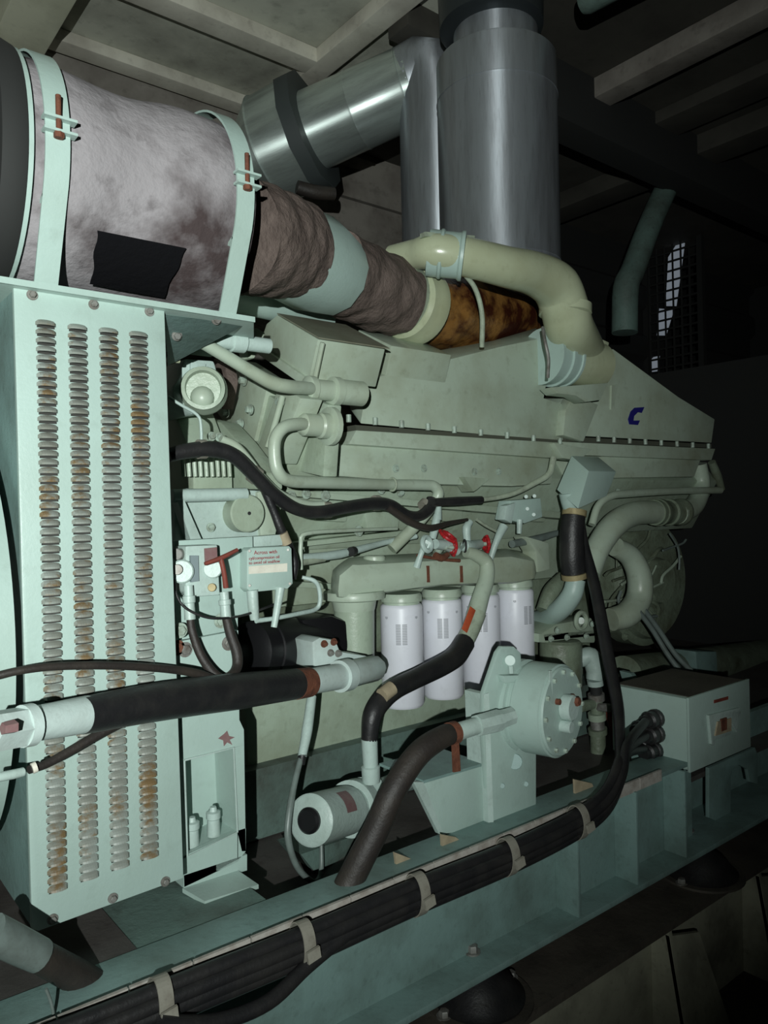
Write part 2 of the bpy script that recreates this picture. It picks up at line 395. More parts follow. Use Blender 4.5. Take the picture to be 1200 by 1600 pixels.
# vibration mounts
vm = thing('vibration_mount', 'round rubber vibration mount with bolt between the beams, nearest the camera', 'mount', at(748, 1560, Z=-1.03), 'rubber mounts between the two beams')
p = at(748, 1560, Z=-1.03)
B().lathe(p, UP, [(0, .095), (.012, .098), (.02, .085), (.045, .07), (.062, .045), (.074, .03)], 36).build('rubber_dome', rubber, vm)
B().lathe(p, UP, [(.0, .115), (.006, .115)], 36).build('base_ring', brownbeam, vm)
for dx in (-.1, .1): B().hexn(p + V((dx, -.0, .004)), UP, .011, .014).build('bolt', steel, vm)
v2 = copy_tree(vm); v2.location = at(1095, 1365, Z=-1.03) + V((0, 0, ZC)); v2['label'] = 'round rubber vibration mount between the beams, farther one below the set-back web'

# ================================================================== CABLE BUNDLE
path = [(60, 1643, 1.085), (160, 1604, 1.085), (300, 1546, 1.085), (470, 1477, 1.085), (650, 1398, 1.085), (800, 1336, 1.085), (900, 1286, 1.085), (945, 1250, 1.09), (966, 1205, 1.11), (975, 1165, 1.14)]
def offpath(dy, dz, endpts=()):
    P = [at(x, y, Y=Y) + V((0, dy, dz)) for x, y, Y in path]
    return P + [at(*e[:2], Y=e[2]) for e in endpts]
cabs = [(-.004, -.023, ((1005, 1170, 1.2),), 'black cable at the bottom of the strapped bundle on the girder'),
        (-.010, -.008, ((1008, 1150, 1.2),), 'black cable second from the bottom of the strapped bundle on the girder'),
        (-.010, .006, ((1008, 1128, 1.2),), 'black cable third from the bottom of the strapped bundle on the girder'),
        (.0, .019, ((966, 1110, 1.22), (953, 1040, 1.3), (930, 920, 1.42), (912, 850, 1.5), (905, 800, 1.52)), 'thick black cable that climbs from the bundle up to the small grey box')]
for dy, dz, ends, lab in cabs:
    P = offpath(dy, dz, ends); r = [.0118] * len(P)
    if len(ends) > 1: r[-5:] = [.016, .018, .018, .016, .014]; P[-6] = at(968, 1170, Y=1.15)
    single(B().tube(P, r, 12, 6).build('power_cable', rubber), lab, 'cable', 'cables strapped along the girder')
P = [at(x, y, Y=Y) for x, y, Y in ((250, 1600, 1.05), (340, 1596, 1.05), (420, 1565, 1.05), (480, 1510, 1.065), (540, 1460, 1.075))]
single(B().tube(P, .012, 12, 6).build('power_cable', rubber), 'black cable sagging below the strapped bundle at the bottom', 'cable', 'cables strapped along the girder')
tpos = [(250, 1567), (472, 1476), (652, 1397), (793, 1338), (903, 1284)]
tlab = ['grey cable strap on the black bundle, lowest and nearest one at the bottom left', 'grey cable strap on the black bundle below the brown hose end',
        'grey cable strap on the black bundle left of the trapezoid bracket foot', 'grey cable strap on the black bundle below the round pump bracket', 'grey cable strap on the black bundle where it starts to climb']
for i, (x_, y_) in enumerate(tpos):
    c = at(x_, y_, Y=1.085); d = (at(x_ + 10, y_ - 4.0, Y=1.085) - c).normalized(); u = V((0, 1, 0)); w_ = d.cross(u).normalized()
    rb = B(); n0 = 28; rin, rot = [], []
    hw = .011
    for t in range(n0):
        a = 2 * pi * t / n0; e = u * (.024 * math.cos(a)) + w_ * (.037 * math.sin(a)); e2 = u * (.026 * math.cos(a)) + w_ * (.0395 * math.sin(a))
        rin.append((e, e2))
    for t in range(n0):
        (a0, b0), (a1, b1) = rin[t], rin[(t + 1) % n0]
        rb.loft([c + a0 - d * hw, c + b0 - d * hw, c + b0 + d * hw, c + a0 + d * hw], [c + a1 - d * hw, c + b1 - d * hw, c + b1 + d * hw, c + a1 + d * hw])
    o = thing('cable_strap', tlab[i], 'strap', c, 'straps round the cable bundle')
    rb.build('band', tie, o)
    B().slab([c + V((-.012, -.034, -.012)), c + V((.012, -.034, -.008)), c + V((.012, -.030, .008)), c + V((-.012, -.030, .004))], (0, -.005, 0)).build('buckle', tie, o)
# tan clips standing on the girder top
for (pts_, lab) in ((((617, 1332), (648, 1344), (682, 1366), (650, 1374), (622, 1372)), 'bent rusty clip standing on the girder left of the trapezoid bracket'),
                    (((690, 1304), (712, 1308), (742, 1330), (730, 1340), (692, 1332)), 'tan clip on the girder under the trapezoid bracket'),
                    (((898, 1218), (925, 1224), (933, 1242), (899, 1240)), 'pale tan clip on the girder right of the round pump bracket')):
    single(B().py(pts_, 1.18, .006).build('girder_clip', tape), lab, 'clip', 'clips along the girder top')
# large hose at the bottom left corner
hb = thing('drain_hose', 'thick black hose with grey coupling at the bottom left corner', 'hose', at(60, 1500, Y=1.2))
ptube('rubber_hose', rubberb, [(55, 1490, 1.18, 46), (110, 1520, 1.2, 48), (170, 1552, 1.21, 48), (240, 1575, 1.215, 46)], hb)
ptube('coupling', wire, [(-15, 1455, 1.16, 56), (25, 1475, 1.17, 54), (62, 1493, 1.18, 50)], hb, sub=1)
single(ptube('thin_lead', wire, [(72, 1545, 1.14, 5), (82, 1575, 1.14, 5), (86, 1620, 1.14, 5)]), 'thin grey lead hanging at the bottom left', 'lead')

# ================================================================== LOUVRED GUARD
GY = 1.30
gd = thing('louvred_guard', 'tall mint louvred guard panel with four rust streaked vent columns', 'guard panel', (.44, GY, DZ))
B().py([(21, 447), (257, 480), (287, 1372), (60, 1455), (50, 1452)], GY, .012).build('panel_sheet', mint, gd, bevel=.002)
B().slab([at(21, 449, Y=GY + .012), at(49, 1448, Y=GY + .012), at(49, 1448, Y=GY + .012) + V((0, .32, 0)), at(21, 449, Y=GY + .012) + V((0, .32, 0))], (.012, 0, 0)).build('side_return', teal, gd)
for (xa, xb, ya, xc, xd, yc) in ((51, 85, 497, 78, 108, 1397), (104, 137, 504, 125, 154, 1379), (154, 187, 510, 172, 200, 1362), (204, 236, 516, 216, 243, 1347)):
    A0 = at(xa, ya, Y=GY); A1 = at(xb, ya + 3, Y=GY); B0 = at(xc, yc, Y=GY); B1 = at(xd, yc - 8, Y=GY)
    xl = (A0.x + B0.x) / 2; xr = (A1.x + B1.x) / 2; zt_, zl = A0.z, B0.z
    nl = 66; pitch = (zt_ - zl) / nl; b = B()
    for k in range(nl):
        z1 = zt_ - k * pitch; zlo = z1 - pitch * .74; nw = 8; rows = []
        for r_ in range(4):
            t = r_ / 3; row = []
            for j in range(nw + 1):
                s_ = j / nw; e = math.sin(pi * s_) ** .35 if 0 < s_ < 1 else 0
                dp = .0105 * math.sin(t * pi / 2) * e
                arch = (1 - e) * pitch * .35
                row.append(V((xl + (xr - xl) * s_, GY - .0006 - dp, z1 - (z1 - zlo) * t - arch * (1 - t))))
            rows.append(row)
        b.mi = 0
        for r_ in range(3):
            for j in range(nw): b.quad(rows[r_][j], rows[r_][j + 1], rows[r_ + 1][j + 1], rows[r_ + 1][j])
        b.mi = 1
        for j in range(nw):
            p0, p1 = rows[3][j], rows[3][j + 1]; b.quad(p0, p1, V((p1.x, GY - .001, p1.z)), V((p0.x, GY - .001, p0.z)))
        b.quad(V((xl + .002, GY - .0009, zlo + .001)), V((xr - .002, GY - .0009, zlo + .001)), V((xr - .002, GY - .0009, z1 - pitch)), V((xl + .002, GY - .0009, z1 - pitch)))
    b.build('louvre_column', [louv, slot], gd, angle=60)
for (x_, y_) in ((50, 461), (146, 476), (233, 487), (82, 1436), (176, 1403), (258, 1377)):
    bb = B(); bb.lathe(at(x_, y_, Y=GY), NY, [(0, .0085), (.002, .0085)], 20); bb.lathe(at(x_, y_, Y=GY), NY, [(.002, .0055), (.007, .0055), (.008, .0045)], 6)
    bb.build('bolt', steel, gd)
# curved fan shroud ring seen at the left edge
fs = thing('fan_shroud', 'round grey green fan shroud rim at the left edge behind the guard', 'fan shroud', (.2, 1.66, -.71))
B().lathe((.21, 1.66, -.20), (1, 0, 0), [(0, .37), (0, .40), (.08, .40), (.085, .36), (.06, .345), (0, .345)], 72, caps=False).build('rim', mint, fs)
B().lathe((.15, 1.66, -.20), (1, 0, 0), [(0, .2), (0, .50), (.02, .50), (.02, .2)], 72, caps=False).build('back_plate', teal, fs)

# ================================================================== SHELF AND SILENCER
SZ = .372
sh = thing('silencer_shelf', 'mint steel shelf under the grey blanket wrapped silencer', 'shelf', (.5, 1.3, SZ))
B().slab([V((.22, 1.285, SZ - .008)), V((.725, 1.285, SZ - .008)), V((.80, 1.42, SZ - .008)), V((.80, 1.62, SZ - .008)), V((.22, 1.62, SZ - .008))], (0, 0, .01)).build('plate', mint, sh, bevel=.002)
B().box(.22, .725, 1.28, 1.285, SZ - .008, SZ + .002).build('front_lip', mint, sh)
B().loft([at(259, 492, Y=1.315), at(384, 507, Y=1.315), at(338, 530, Y=1.45), at(262, 572, Y=1.45)], [at(259, 492, Y=1.32), at(384, 507, Y=1.32), at(338, 530, Y=1.455), at(262, 572, Y=1.455)]).build('gusset_plate', teal, sh)  # teal instead of the shelf's mint paints in the grazing shade
for (x_, y_, Y_) in ((276, 524, 1.36), (338, 499, 1.31)): B().hexn(at(x_, y_, Y=Y_), V((0, -1, -.5)), .007, .008).build('bolt', steel, sh)
SC = V((0, 1.40, .58)); SR = .19
si = thing('exhaust_silencer', 'large horizontal silencer drum wrapped in stained grey heat blanket', 'silencer', (.53, 1.40, SZ))
def wob(amp, f1, f2, ph=0): return lambda i, a: amp * (math.sin(f1 * a + i * .7 + ph) * .5 + math.sin(f2 * a - i * 1.1) * .3 + math.sin(i * .9 + a) * .2)
P = [V((.30 + .40 * t / 20, SC.y, SC.z)) for t in range(21)]
B().tube(P, [SR - .010 + .006 * math.sin(t * .5) for t in range(21)], 64, 1, wob=wob(.008, 3, 5)).build('blanket', blanket, si)
# soot black square on the blanket: curved patch
pb = B(); nu, nv = 14, 10
c0 = [at(152, 362, Y=1.3), at(292, 388, Y=1.3), at(262, 462, Y=1.3), at(146, 440, Y=1.3)]
def ondrum(x_, y_, rr):
    r = ray(x_, y_); a_ = r.y ** 2 + r.z ** 2; b_ = -2 * (r.y * SC.y + r.z * SC.z); c_ = SC.y ** 2 + SC.z ** 2 - rr * rr
    t = (-b_ - math.sqrt(max(b_ * b_ - 4 * a_ * c_, 0))) / (2 * a_); return r * t
rows = []
for i in range(nv + 1):
    row = []
    for j in range(nu + 1):
        s_, t = j / nu, i / nv; jt = 2 * math.sin(i * 1.1 + j * .7) if j in (0, nu) else 0
        x_ = (152 * (1 - s_) + 292 * s_) * (1 - t) + (142 * (1 - s_) + 255 * s_) * t + jt; y_ = (360 * (1 - s_) + 388 * s_) * (1 - t) + (444 * (1 - s_) + 466 * s_) * t
        row.append(ondrum(x_, y_, SR + .002))
    rows.append(row)
for i in range(nv):
    for j in range(nu): pb.quad(rows[i][j], rows[i][j + 1], rows[i + 1][j + 1], rows[i + 1][j])
pb.build('black_patch', soot, si, label='soot black square patch')
B().lathe((.270, SC.y, SC.z), (1, 0, 0), [(0, .05), (.002, .168), (.0, .180), (.004, .197), (.022, .201), (.04, .196), (.044, .18)], 64).build('end_cap', darkm, si, label='glossy dark end cap')
B().lathe((.311, SC.y, SC.z), (1, 0, 0), [(0, .18), (0, .194), (.007, .194), (.007, .18)], 64, caps=False).build('end_band', mint, si)
def strap(X, wd):
    st = B(); n_ = 60; pts_ = []
    for t in range(n_ + 1):
        a = math.radians(-158 + 316 * t / n_ + 90)   # open at the bottom
        pts_.append((SC.y + (SR + .003) * math.cos(a), SC.z + (SR + .003) * math.sin(a)))
    pts_ = [(y_, z_) for y_, z_ in pts_]
    # front leg leaves the drum and drops to the shelf
    front = min(range(len(pts_)), key=lambda i: pts_[i][0])
    arc = [p_ for p_ in pts_ if not (p_[1] < SC.z - .085 and p_[0] < SC.y)]
    arc = sorted(arc, key=lambda p_: (math.atan2(p_[1] - SC.z, p_[0] - SC.y) - math.radians(-153)) % (2 * pi), reverse=True) if False else [p_ for p_ in arc]
    arc.sort(key=lambda p_: (math.atan2(p_[1] - SC.z, p_[0] - SC.y) + pi * .86) % (2 * pi))
    arc = [(1.285, SZ + .004), (1.242 + .012, SC.z - .12)] + list(reversed(arc))
    arc = [(1.285, SZ + .003)] + sorted([p_ for p_ in pts_ if not (p_[1] < SC.z - .085 and p_[0] < SC.y)], key=lambda p_: -((math.atan2(p_[1] - SC.z, p_[0] - SC.y) + pi * .86) % (2 * pi)))
    ins = []
    for k in range(len(arc)):
        (y0, z0), (y1, z1) = arc[max(k - 1, 0)], arc[min(k + 1, len(arc) - 1)]
        nn = V((0, -(z1 - z0), y1 - y0)); nn = nn.normalized() * .004 if nn.length > 1e-6 else V((0, 0, .004)); ins.append(V((0, *arc[k])) + nn)
    n0 = 0
    for k, (y_, z_) in enumerate(arc):
        st.v += [V((X, y_, z_)), V((X + wd, y_, z_)), V((X + wd, ins[k].y, ins[k].z)), V((X, ins[k].y, ins[k].z))]
        if k:
            a_ = 4 * (k - 1); b_ = 4 * k
            for e in range(4): st.face([a_ + e, a_ + (e + 1) % 4, b_ + (e + 1) % 4, b_ + e])
    return st
for X_, wd, by in ((.333, .036, 228), (.652, .034, 308)):
    s1 = strap(X_, wd).build('strap', mint, si)
    c = V((X_ + wd / 2, SC.y - SR - .012, SC.z + .012))
    B().box(X_ - .004, X_ + wd + .008, c.y - .006, c.y + .012, c.z + .008, c.z + .012).box(X_ - .004, X_ + wd + .008, c.y - .006, c.y + .012, c.z - .012, c.z - .008).build('strap_lug', mint, s1)
    B().cyl(c + V((0, 0, -.02)), c + V((0, 0, .045)), .0042, 10).hexn(c + V((0, 0, -.012)), V((0, 0, -1)), .008, .008, False).build('strap_bolt', rusty, s1)

# exhaust run between silencer and turbocharger
ex = thing('exhaust_pipe', 'lagged exhaust pipe between silencer and turbocharger with pale mitred elbow', 'exhaust pipe', at(560, 520, Y=1.5))
E1 = V((.73, 1.42, .575)); E2 = at(492, 400, Y=1.50); E3 = at(545, 432, Y=1.56); E4 = at(660, 487, Y=1.68)
ptube('brown_wrap', lag, [(372, 368, 1.40, 176), (390, 372, 1.41, 172), (408, 377, 1.43, 166), (425, 381, 1.45, 162), (440, 385, 1.47, 156), (456, 390, 1.49, 150)], ex, 40, 5, wob(.035, 4, 7))
ptube('mitred_elbow', mint, [(440, 388, 1.48, 150), (490, 412, 1.53, 152), (522, 430, 1.56, 128)], ex, 12, 1)
ptube('brown_wrap', lag, [(514, 422, 1.56, 132), (540, 433, 1.59, 126), (565, 444, 1.61, 122), (590, 455, 1.64, 122), (622, 468, 1.66, 112)], ex, 40, 6, wob(.05, 5, 8, 2))
ptube('grey_sleeve', creamd, [(612, 462, 1.655, 112), (638, 472, 1.68, 110)], ex, 32, 1)
d = (at(690, 495, Y=1.70) - at(650, 478, Y=1.67)).normalized()
B().lathe(at(630, 470, Y=1.66), d, [(0, .095), (.01, .105), (.04, .108), (.05, .112), (.075, .112), (.08, .10)], 40).build('flange_ring', cream, ex)
rr_ = single(ptube('support_pipe', mint, [(320, 452, 1.68, 52), (400, 468, 1.70, 54), (455, 482, 1.72, 54), (505, 500, 1.76, 50)]), 'pale mint pipe lying under the lagged exhaust, right of the shelf', 'pipe')
tb = thing('turbocharger', 'turbocharger in burnt orange and brown insulation under the cream pipe', 'turbocharger', at(750, 540, Y=1.8))
ptube('insulation', turbo, [(655, 482, 1.72, 100), (685, 486, 1.76, 122), (735, 490, 1.8, 118), (790, 492, 1.86, 112), (835, 490, 1.9, 90)], tb, 32, 6, wob(.05, 3, 6))
single(ptube('white_tie_strip', creamd, [(722, 425, 1.50, 7), (742, 450, 1.50, 8), (753, 490, 1.51, 8), (753, 542, 1.54, 8)]), 'pale strip hanging from the cream pipe clamp in front of the turbocharger', 'strip')

# ================================================================== DUCTS
cs = thing('vertical_silencer', 'wide vertical galvanised silencer cylinder rising to the roof', 'silencer', at(778, 420, Y=1.78))
pc = at(778, 250, Y=1.78)
rz = 93 * depth(pc) / F
B().lathe((pc.x, pc.y, .72), UP, [(0, rz), (.10, rz), (.102, rz * 1.012), (.106, rz), (.66, rz), (.662, rz * 1.012), (.668, rz), (.79, rz), (.798, rz * .97)], 64).build('shell', galvd, cs)
B().lathe((pc.x, pc.y, 1.515), UP, [(0, rz * .70), (.14, rz * .70)], 48).build('neck', galvd, cs)
B().lathe((pc.x - .02, pc.y, 1.615), UP, [(0, rz * .76), (.01, rz * .86), (.30, rz * .9)], 48).build('roof_collar', galvdark, cs)
vd = thing('side_duct', 'narrow galvanised duct with elbow beside the wide silencer', 'duct', at(683, 400, D=3.0))
a0 = at(683, 175, D=3.0); rn = .148
B().lathe((a0.x, a0.y, .75), UP, [(0, rn), (a0.z - .75 - .06, rn)], 40).build('vertical_section', galvd, vd)
q1 = at(648, 132, D=3.03); q0 = at(560, 172, D=3.1)
dd = (q0 - q1).normalized()
hz = thing('horizontal_duct', 'shiny galvanised horizontal duct with broad drum end and dark flange', 'duct', at(520, 280, D=3.1))
B().tube([q1 + dd * .02, q1 - dd * .06, V((a0.x, a0.y, a0.z + .015)), V((a0.x, a0.y, a0.z - .08))], [rn, rn, rn * 1.0, rn], 40, 3).build('elbow', galvd, vd)
L0 = at(492, 203, D=3.17); dh = (L0 - q1).normalized()
ll = (L0 - q1).length
zalign(B().lathe(q1, dh, [(0, rn * 1.0), (.03, rn * 1.0), (.032, rn * 1.02), (.04, rn), (ll * .55, rn * 1.02), (ll * .56, rn * 1.04), (ll * .58, rn * 1.02), (ll + .02, rn * 1.05)], 64).build('pipe_section', galv, hz), dh)
B().lathe(L0, dh, [(0, rn * 1.04), (0, rn * 1.62), (.06, rn * 1.62), (.06, rn * 1.04)], 10).build('square_flange', flange, hz)
zalign(B().lathe(L0 + dh * .055, dh, [(0, rn * 1.5), (.01, rn * 1.5), (.15, rn * 1.45), (.155, rn * 1.49), (.165, rn * 1.43), (.25, rn * .95)], 64).build('drum', galv, hz), dh)
ptube('rubber_latch', rubberb, [(464, 292, 2.60, 20), (492, 300, 2.58, 22), (522, 303, 2.56, 20)], hz)
# dark ducts at the ceiling
q_ = at(906, 6, Z=1.72)
ptube_ = B().lathe(q_, V((.12, -1, 0)), [(0, .02), (.01, .038), (.03, .045), (1.6, .045)], 24).build('roof_pipe', teald)
single(ptube_, 'dim pipe with rounded end under the ceiling at the top right', 'pipe')
single(ptube('leaning_strut', teald, [(1062, 250, 2.25, 34), (1020, 340, 2.25, 36), (990, 420, 2.25, 38), (978, 450, 2.25, 40), (976, 520, 2.25, 40)], sub=4), 'dim green strut pipe leaning up to the ceiling at the right', 'strut')

# ================================================================== CROSSOVER AIR PIPE
cp = thing('crossover_pipe', 'glossy cream air pipe curving over the turbocharger down to the engine', 'air pipe', at(890, 600, Y=1.5))
ptube('pipe', cream, [(612, 402, 1.66, 36), (650, 397, 1.58, 46), (680, 393, 1.52, 56), (730, 402, 1.48, 60), (790, 417, 1.46, 62), (835, 428, 1.47, 66), (868, 448, 1.48, 74), (882, 482, 1.49, 74), (890, 512, 1.51, 74), (906, 545, 1.58, 72), (922, 580, 1.66, 70)], cp, 32, 6)
d = (at(725, 400, Y=1.48) - at(665, 394, Y=1.55)).normalized()
p = at(668, 395, Y=1.55)
B().lathe(p, d, [(0, .055), (.002, .062), (.03, .062), (.034, .066), (.04, .066), (.044, .061), (.085, .061), (.09, .066), (.098, .066), (.10, .055)], 36).build('hose_coupling', mint, cp)
B().py([(664, 362), (742, 368), (742, 375), (664, 369)], 1.50, .02).build('clamp_strip', creamd, cp)
p = at(883, 487, Y=1.49)
B().lathe(p + V((0, 0, -.012)), V((.05, 0, 1)), [(0, .07), (.004, .080), (.030, .080), (.036, .07)], 36).build('flange', cream, cp)
p = at(846, 557, Y=1.585); q2 = at(945, 572, Y=1.585); l = q2.x - p.x
B().lathe(p + V((l * .25, 0, 0)), (1, 0, 0), [(0, .078), (.12, .080), (l * .6, .078), (l * .66, .06), (l * .7, .03)], 36).build('tee_body', cream, cp)
B().lathe(p, (1, 0, 0), [(0, .078), (.0, .090), (.012, .090), (.014, .084), (.05, .085), (.052, .092), (.066, .092), (.068, .085), (.10, .084), (.102, .089), (.112, .089), (.114, .078)], 36).build('side_coupling', mint, cp)
B().tube([at(848, 512, Y=1.45), at(852, 535, Y=1.42), at(857, 560, Y=1.42), at(856, 590, Y=1.44)], .005, 8, 4).build('clamp_wire', steel, cp)
B().py([(862, 605), (950, 598), (938, 625), (915, 628), (900, 618), (872, 615)], 1.52, .05).build('bracket', engc, cp, bevel=.003)
B().py([(930, 525), (952, 535), (940, 600), (932, 600), (937, 550)], 1.55, .03).build('support_ear', cream, cp, bevel=.003)

# ================================================================== AFTERCOOLER HOUSINGS
CY = 1.60
def quadface(b, pts_, d=(0, .02, 0)): return b.slab(pts_, d)
ac = thing('aftercooler_housing', 'left pale green aftercooler housing with bolted seam and tapered hood', 'aftercooler', at(700, 760, Y=CY))
f_ = [at(575, 593, Y=CY), at(640, 577, Y=CY), at(700, 562, Y=CY), at(780, 542, Y=CY), at(848, 528, Y=CY), at(854, 600, Y=CY), at(850, 622, Y=CY), at(882, 632, Y=CY), at(880, 690, Y=CY), at(563, 662, Y=CY)]
bk = [at(537, 566, Y=CY + .11), at(600, 562, Y=CY + .11), at(680, 548, Y=CY + .11), at(770, 532, Y=CY + .11), at(838, 512, Y=CY + .11), f_[5] + V((0, .11, 0)), f_[6] + V((0, .11, 0)), f_[7] + V((0, .11, 0)), f_[8] + V((0, .11, 0)), at(547, 640, Y=CY + .11)]
B().loft(f_, bk).build('hood', engc, ac, bevel=.004)
B().py([(557, 672), (884, 692), (868, 716), (545, 694)], CY - .015, .16).build('flange', engc, ac, bevel=.003)
B().py([(555, 664), (882, 688), (882, 694), (557, 672)], CY - .004, .14).build('gasket_seam', seamm, ac)
B().py([(532, 694), (866, 716), (862, 756), (800, 760), (690, 757), (505, 742), (500, 720), (512, 700)], CY + .012, .14).build('body', engc, ac, bevel=.004)
for i in range(9):
    t = i / 8; x_ = 545 + (875 - 545) * t + 0; y_ = 650 + (684 - 650) * t
    B().cyl(at(x_, y_ + 10, Y=CY - .014), at(x_, y_ + 10, Y=CY - .014) + V((0, 0, .02)), .007, 10).build('bolt', boltp, ac)
for x_, y_ in ((523, 730), (618, 732), (662, 732), (741, 737), (779, 737)):
    B().hexn(at(x_, y_, Y=CY + .012), NY, .008, .008).build('bolt', boltp, ac)
ar = thing('aftercooler_housing', 'right far aftercooler housing with a blue letter C on its sloping hood', 'aftercooler', at(1000, 740, Y=CY))
f2 = [at(884, 628, Y=CY), at(905, 600, Y=CY), at(945, 600, Y=CY), at(958, 545, Y=CY), at(1060, 620, Y=CY), at(1117, 655, Y=CY), at(1112, 692, Y=CY), at(884, 680, Y=CY)]
bk2 = [p_ + V((0, .12, 0)) for p_ in f2]
hd = B().loft(f2, bk2).build('hood', engc, ar, bevel=.004)
B().py([(880, 690), (1118, 701), (1112, 719), (872, 710)], CY - .015, .16).build('flange', engc, ar, bevel=.003)
B().py([(884, 682), (1112, 694), (1112, 700), (884, 690)], CY - .004, .14).build('gasket_seam', seamm, ar)
B().py([(905, 710), (1095, 718), (1085, 745), (900, 748)], CY + .012, .14).build('body', engc, ar, bevel=.004)
for i in range(8):
    t = i / 7; x_ = 935 + (1107 - 935) * t; y_ = 686 + (697 - 686) * t
    B().cyl(at(x_, y_ + 4, Y=CY - .014), at(x_, y_ + 4, Y=CY - .014) + V((0, 0, .02)), .007, 10).build('bolt', boltp, ar)
B().py([(992, 637), (1007, 636), (1003, 645), (997, 644), (991, 650), (990, 657), (1000, 657), (997, 664), (984, 663), (982, 655), (986, 643)], CY - .003, .004).build('letter_mark', blueink, ar, label='navy blue letter C')
B().py([(956, 602), (966, 600), (960, 632), (955, 640)], CY - .006, .008).build('raised_boss', engc, ar)
B().py([(884, 640), (896, 618), (935, 632), (912, 690), (880, 680)], CY - .03, .04).build('corner_cap', engc, ar, bevel=.004)
B().py([(866, 692), (925, 702), (905, 720), (880, 716)], CY - .035, .04).build('corner_foot', engc, ar, bevel=.003)
ptube('coolant_bend', engc, [(1092, 725, 1.66, 24), (1096, 760, 1.66, 26), (1084, 790, 1.64, 30), (1058, 802, 1.62, 34)], ar)
ptube('ribbed_hose', engd, [(1112, 722, 1.66, 12), (1120, 742, 1.66, 14), (1128, 765, 1.66, 10)], ar)

# rocker boxes (extruded along the engine)
rk = thing('rocker_cover', 'boxy grey green rocker cover left of the aftercooler hood', 'rocker cover', at(480, 590, X=1.0))
B().px([(433, 492), (497, 530), (483, 594), (405, 540), (416, 506)], 1.0, .20).build('cover', engc, rk, bevel=.004)
B().px([(405, 540), (483, 594), (478, 606), (399, 551)], .99, .10).build('base_flange', engc, rk, bevel=.002)
B().slab([at(433, 491, X=.995), at(498, 529, X=.995), at(498, 529, X=.995) + V((.21, 0, 0)), at(433, 491, X=.995) + V((.21, 0, 0))], (0, 0, .003)).build('dark_top', darkish, rk, label='darker brownish top face')  # top face coloured darker than the rest of the cover
B().cyl(at(502, 536, X=1.0) + V((.0, -.006, .0)), at(490, 592, X=1.0) + V((0, -.006, 0)), .006, 8).build('corner_bolt', engc, rk)
rk2 = thing('rocker_cover', 'second rocker cover partly hidden behind the left aftercooler hood', 'rocker cover', at(600, 560, X=1.35))
B().px([(560, 515), (612, 540), (600, 600), (545, 560)], 1.30, .22).build('cover', engc, rk2, bevel=.004)
rk3 = thing('rocker_cover', 'third rocker cover peeping out below the turbocharger', 'rocker cover', at(690, 545, X=1.7))
B().px([(672, 533), (705, 546), (700, 590), (660, 575)], 1.68, .22).build('cover', engc, rk3, bevel=.004)

# ================================================================== ENGINE BLOCK
XE = at(925, 900, Y=1.8).x
en = thing('engine_block', 'pale green diesel engine block with cylinder heads, ribs and oil pan', 'engine', (1.9, 1.85, DZ))
EY = 1.80
B().box(.80, XE, EY, 2.6, -.30, .18).build('crankcase', eng, en, bevel=.01)
# sloping bank surface between coolers and crankcase
B().slab([V((.86, 1.66, .10)), V((.86, 1.74, .20)), V((.86, 2.0, .20)), V((.86, 1.95, -.1)), V((.86, 1.78, -.1))], (2.3, 0, 0)).build('head_row', eng, en, bevel=.008)
B().py([(380, 1030), (592, 1030), (592, 1060), (760, 1060), (760, 1150), (640, 1160), (600, 1175), (388, 1228)], 1.70, .6).build('oil_pan', eng, en, bevel=.008)
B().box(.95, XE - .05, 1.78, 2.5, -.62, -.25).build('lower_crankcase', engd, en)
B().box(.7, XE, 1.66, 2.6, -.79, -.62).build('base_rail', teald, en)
# ribs and pads on the block side between pipes
for (x0, y0_, x1, y1_, h, Y_) in ((420, 762, 900, 802, 10, 1.66), (440, 850, 640, 828, 8, 1.70), (400, 905, 520, 912, 9, 1.72)):
    B().py([(x0, y0_), (x1, y1_), (x1, y1_ + h), (x0, y0_ + h)], Y_, .14).build('side_rail', eng, en, bevel=.002)
for (x_, y_, r_) in ((455, 775, .009), (478, 772, .009), (508, 775, .010), (595, 765, .009), (560, 830, .01), (625, 770, .008), (742, 745, .009), (940, 770, .008), (965, 768, .008)):
    B().hexn(at(x_, y_, Y=1.655), NY, r_, .012).build('bolt', boltp, en)
for (x_, y_) in ((520, 800), (600, 815), (700, 800), (830, 800)):
    B().py([(x_ - 30, y_ - 14), (x_ + 26, y_ - 12), (x_ + 22, y_ + 16), (x_ - 26, y_ + 14)], 1.72, .1).build('side_cover', eng, en, bevel=.006)
B().py([(725, 745), (765, 748), (745, 765), (740, 768)], 1.59, .05).build('lifting_web', eng, en)
# cylinder head ends on the sloped bank seen left (extruded along X)
for i, (pts_, X_, dx, m_) in enumerate([
        ([(350, 560), (395, 590), (440, 615), (470, 640), (445, 745), (415, 715), (372, 690), (335, 640)], .98, .1, eng),
        ([(385, 578), (418, 603), (397, 690), (360, 662)], .94, .06, engc), ([(412, 612), (436, 628), (408, 708), (388, 690)], .95, .05, eng),
        ([(436, 600), (470, 622), (430, 725), (400, 705)], .93, .06, engc), ([(463, 612), (512, 632), (505, 745), (438, 730)], 1.02, .04, eng),
        ([(333, 560), (352, 572), (356, 595), (348, 640), (330, 625)], .90, .03, lag)]):
    B().px(pts_, X_, dx).build('head_end' if i < 5 else 'stained_gasket', m_, en, bevel=.004)
for (x_, y_, X_) in ((382, 595, .93), (377, 662, .93), (366, 607, .93), (392, 640, .92), (440, 628, .92), (355, 645, .93)):
    B().hexn(at(x_, y_, X=X_), NX, .009, .014).build('bolt', boltp, en)
ptube('push_rod_tube', engc, [(441, 620, 1.5, 10), (430, 660, 1.5, 10), (418, 700, 1.5, 10)], en)
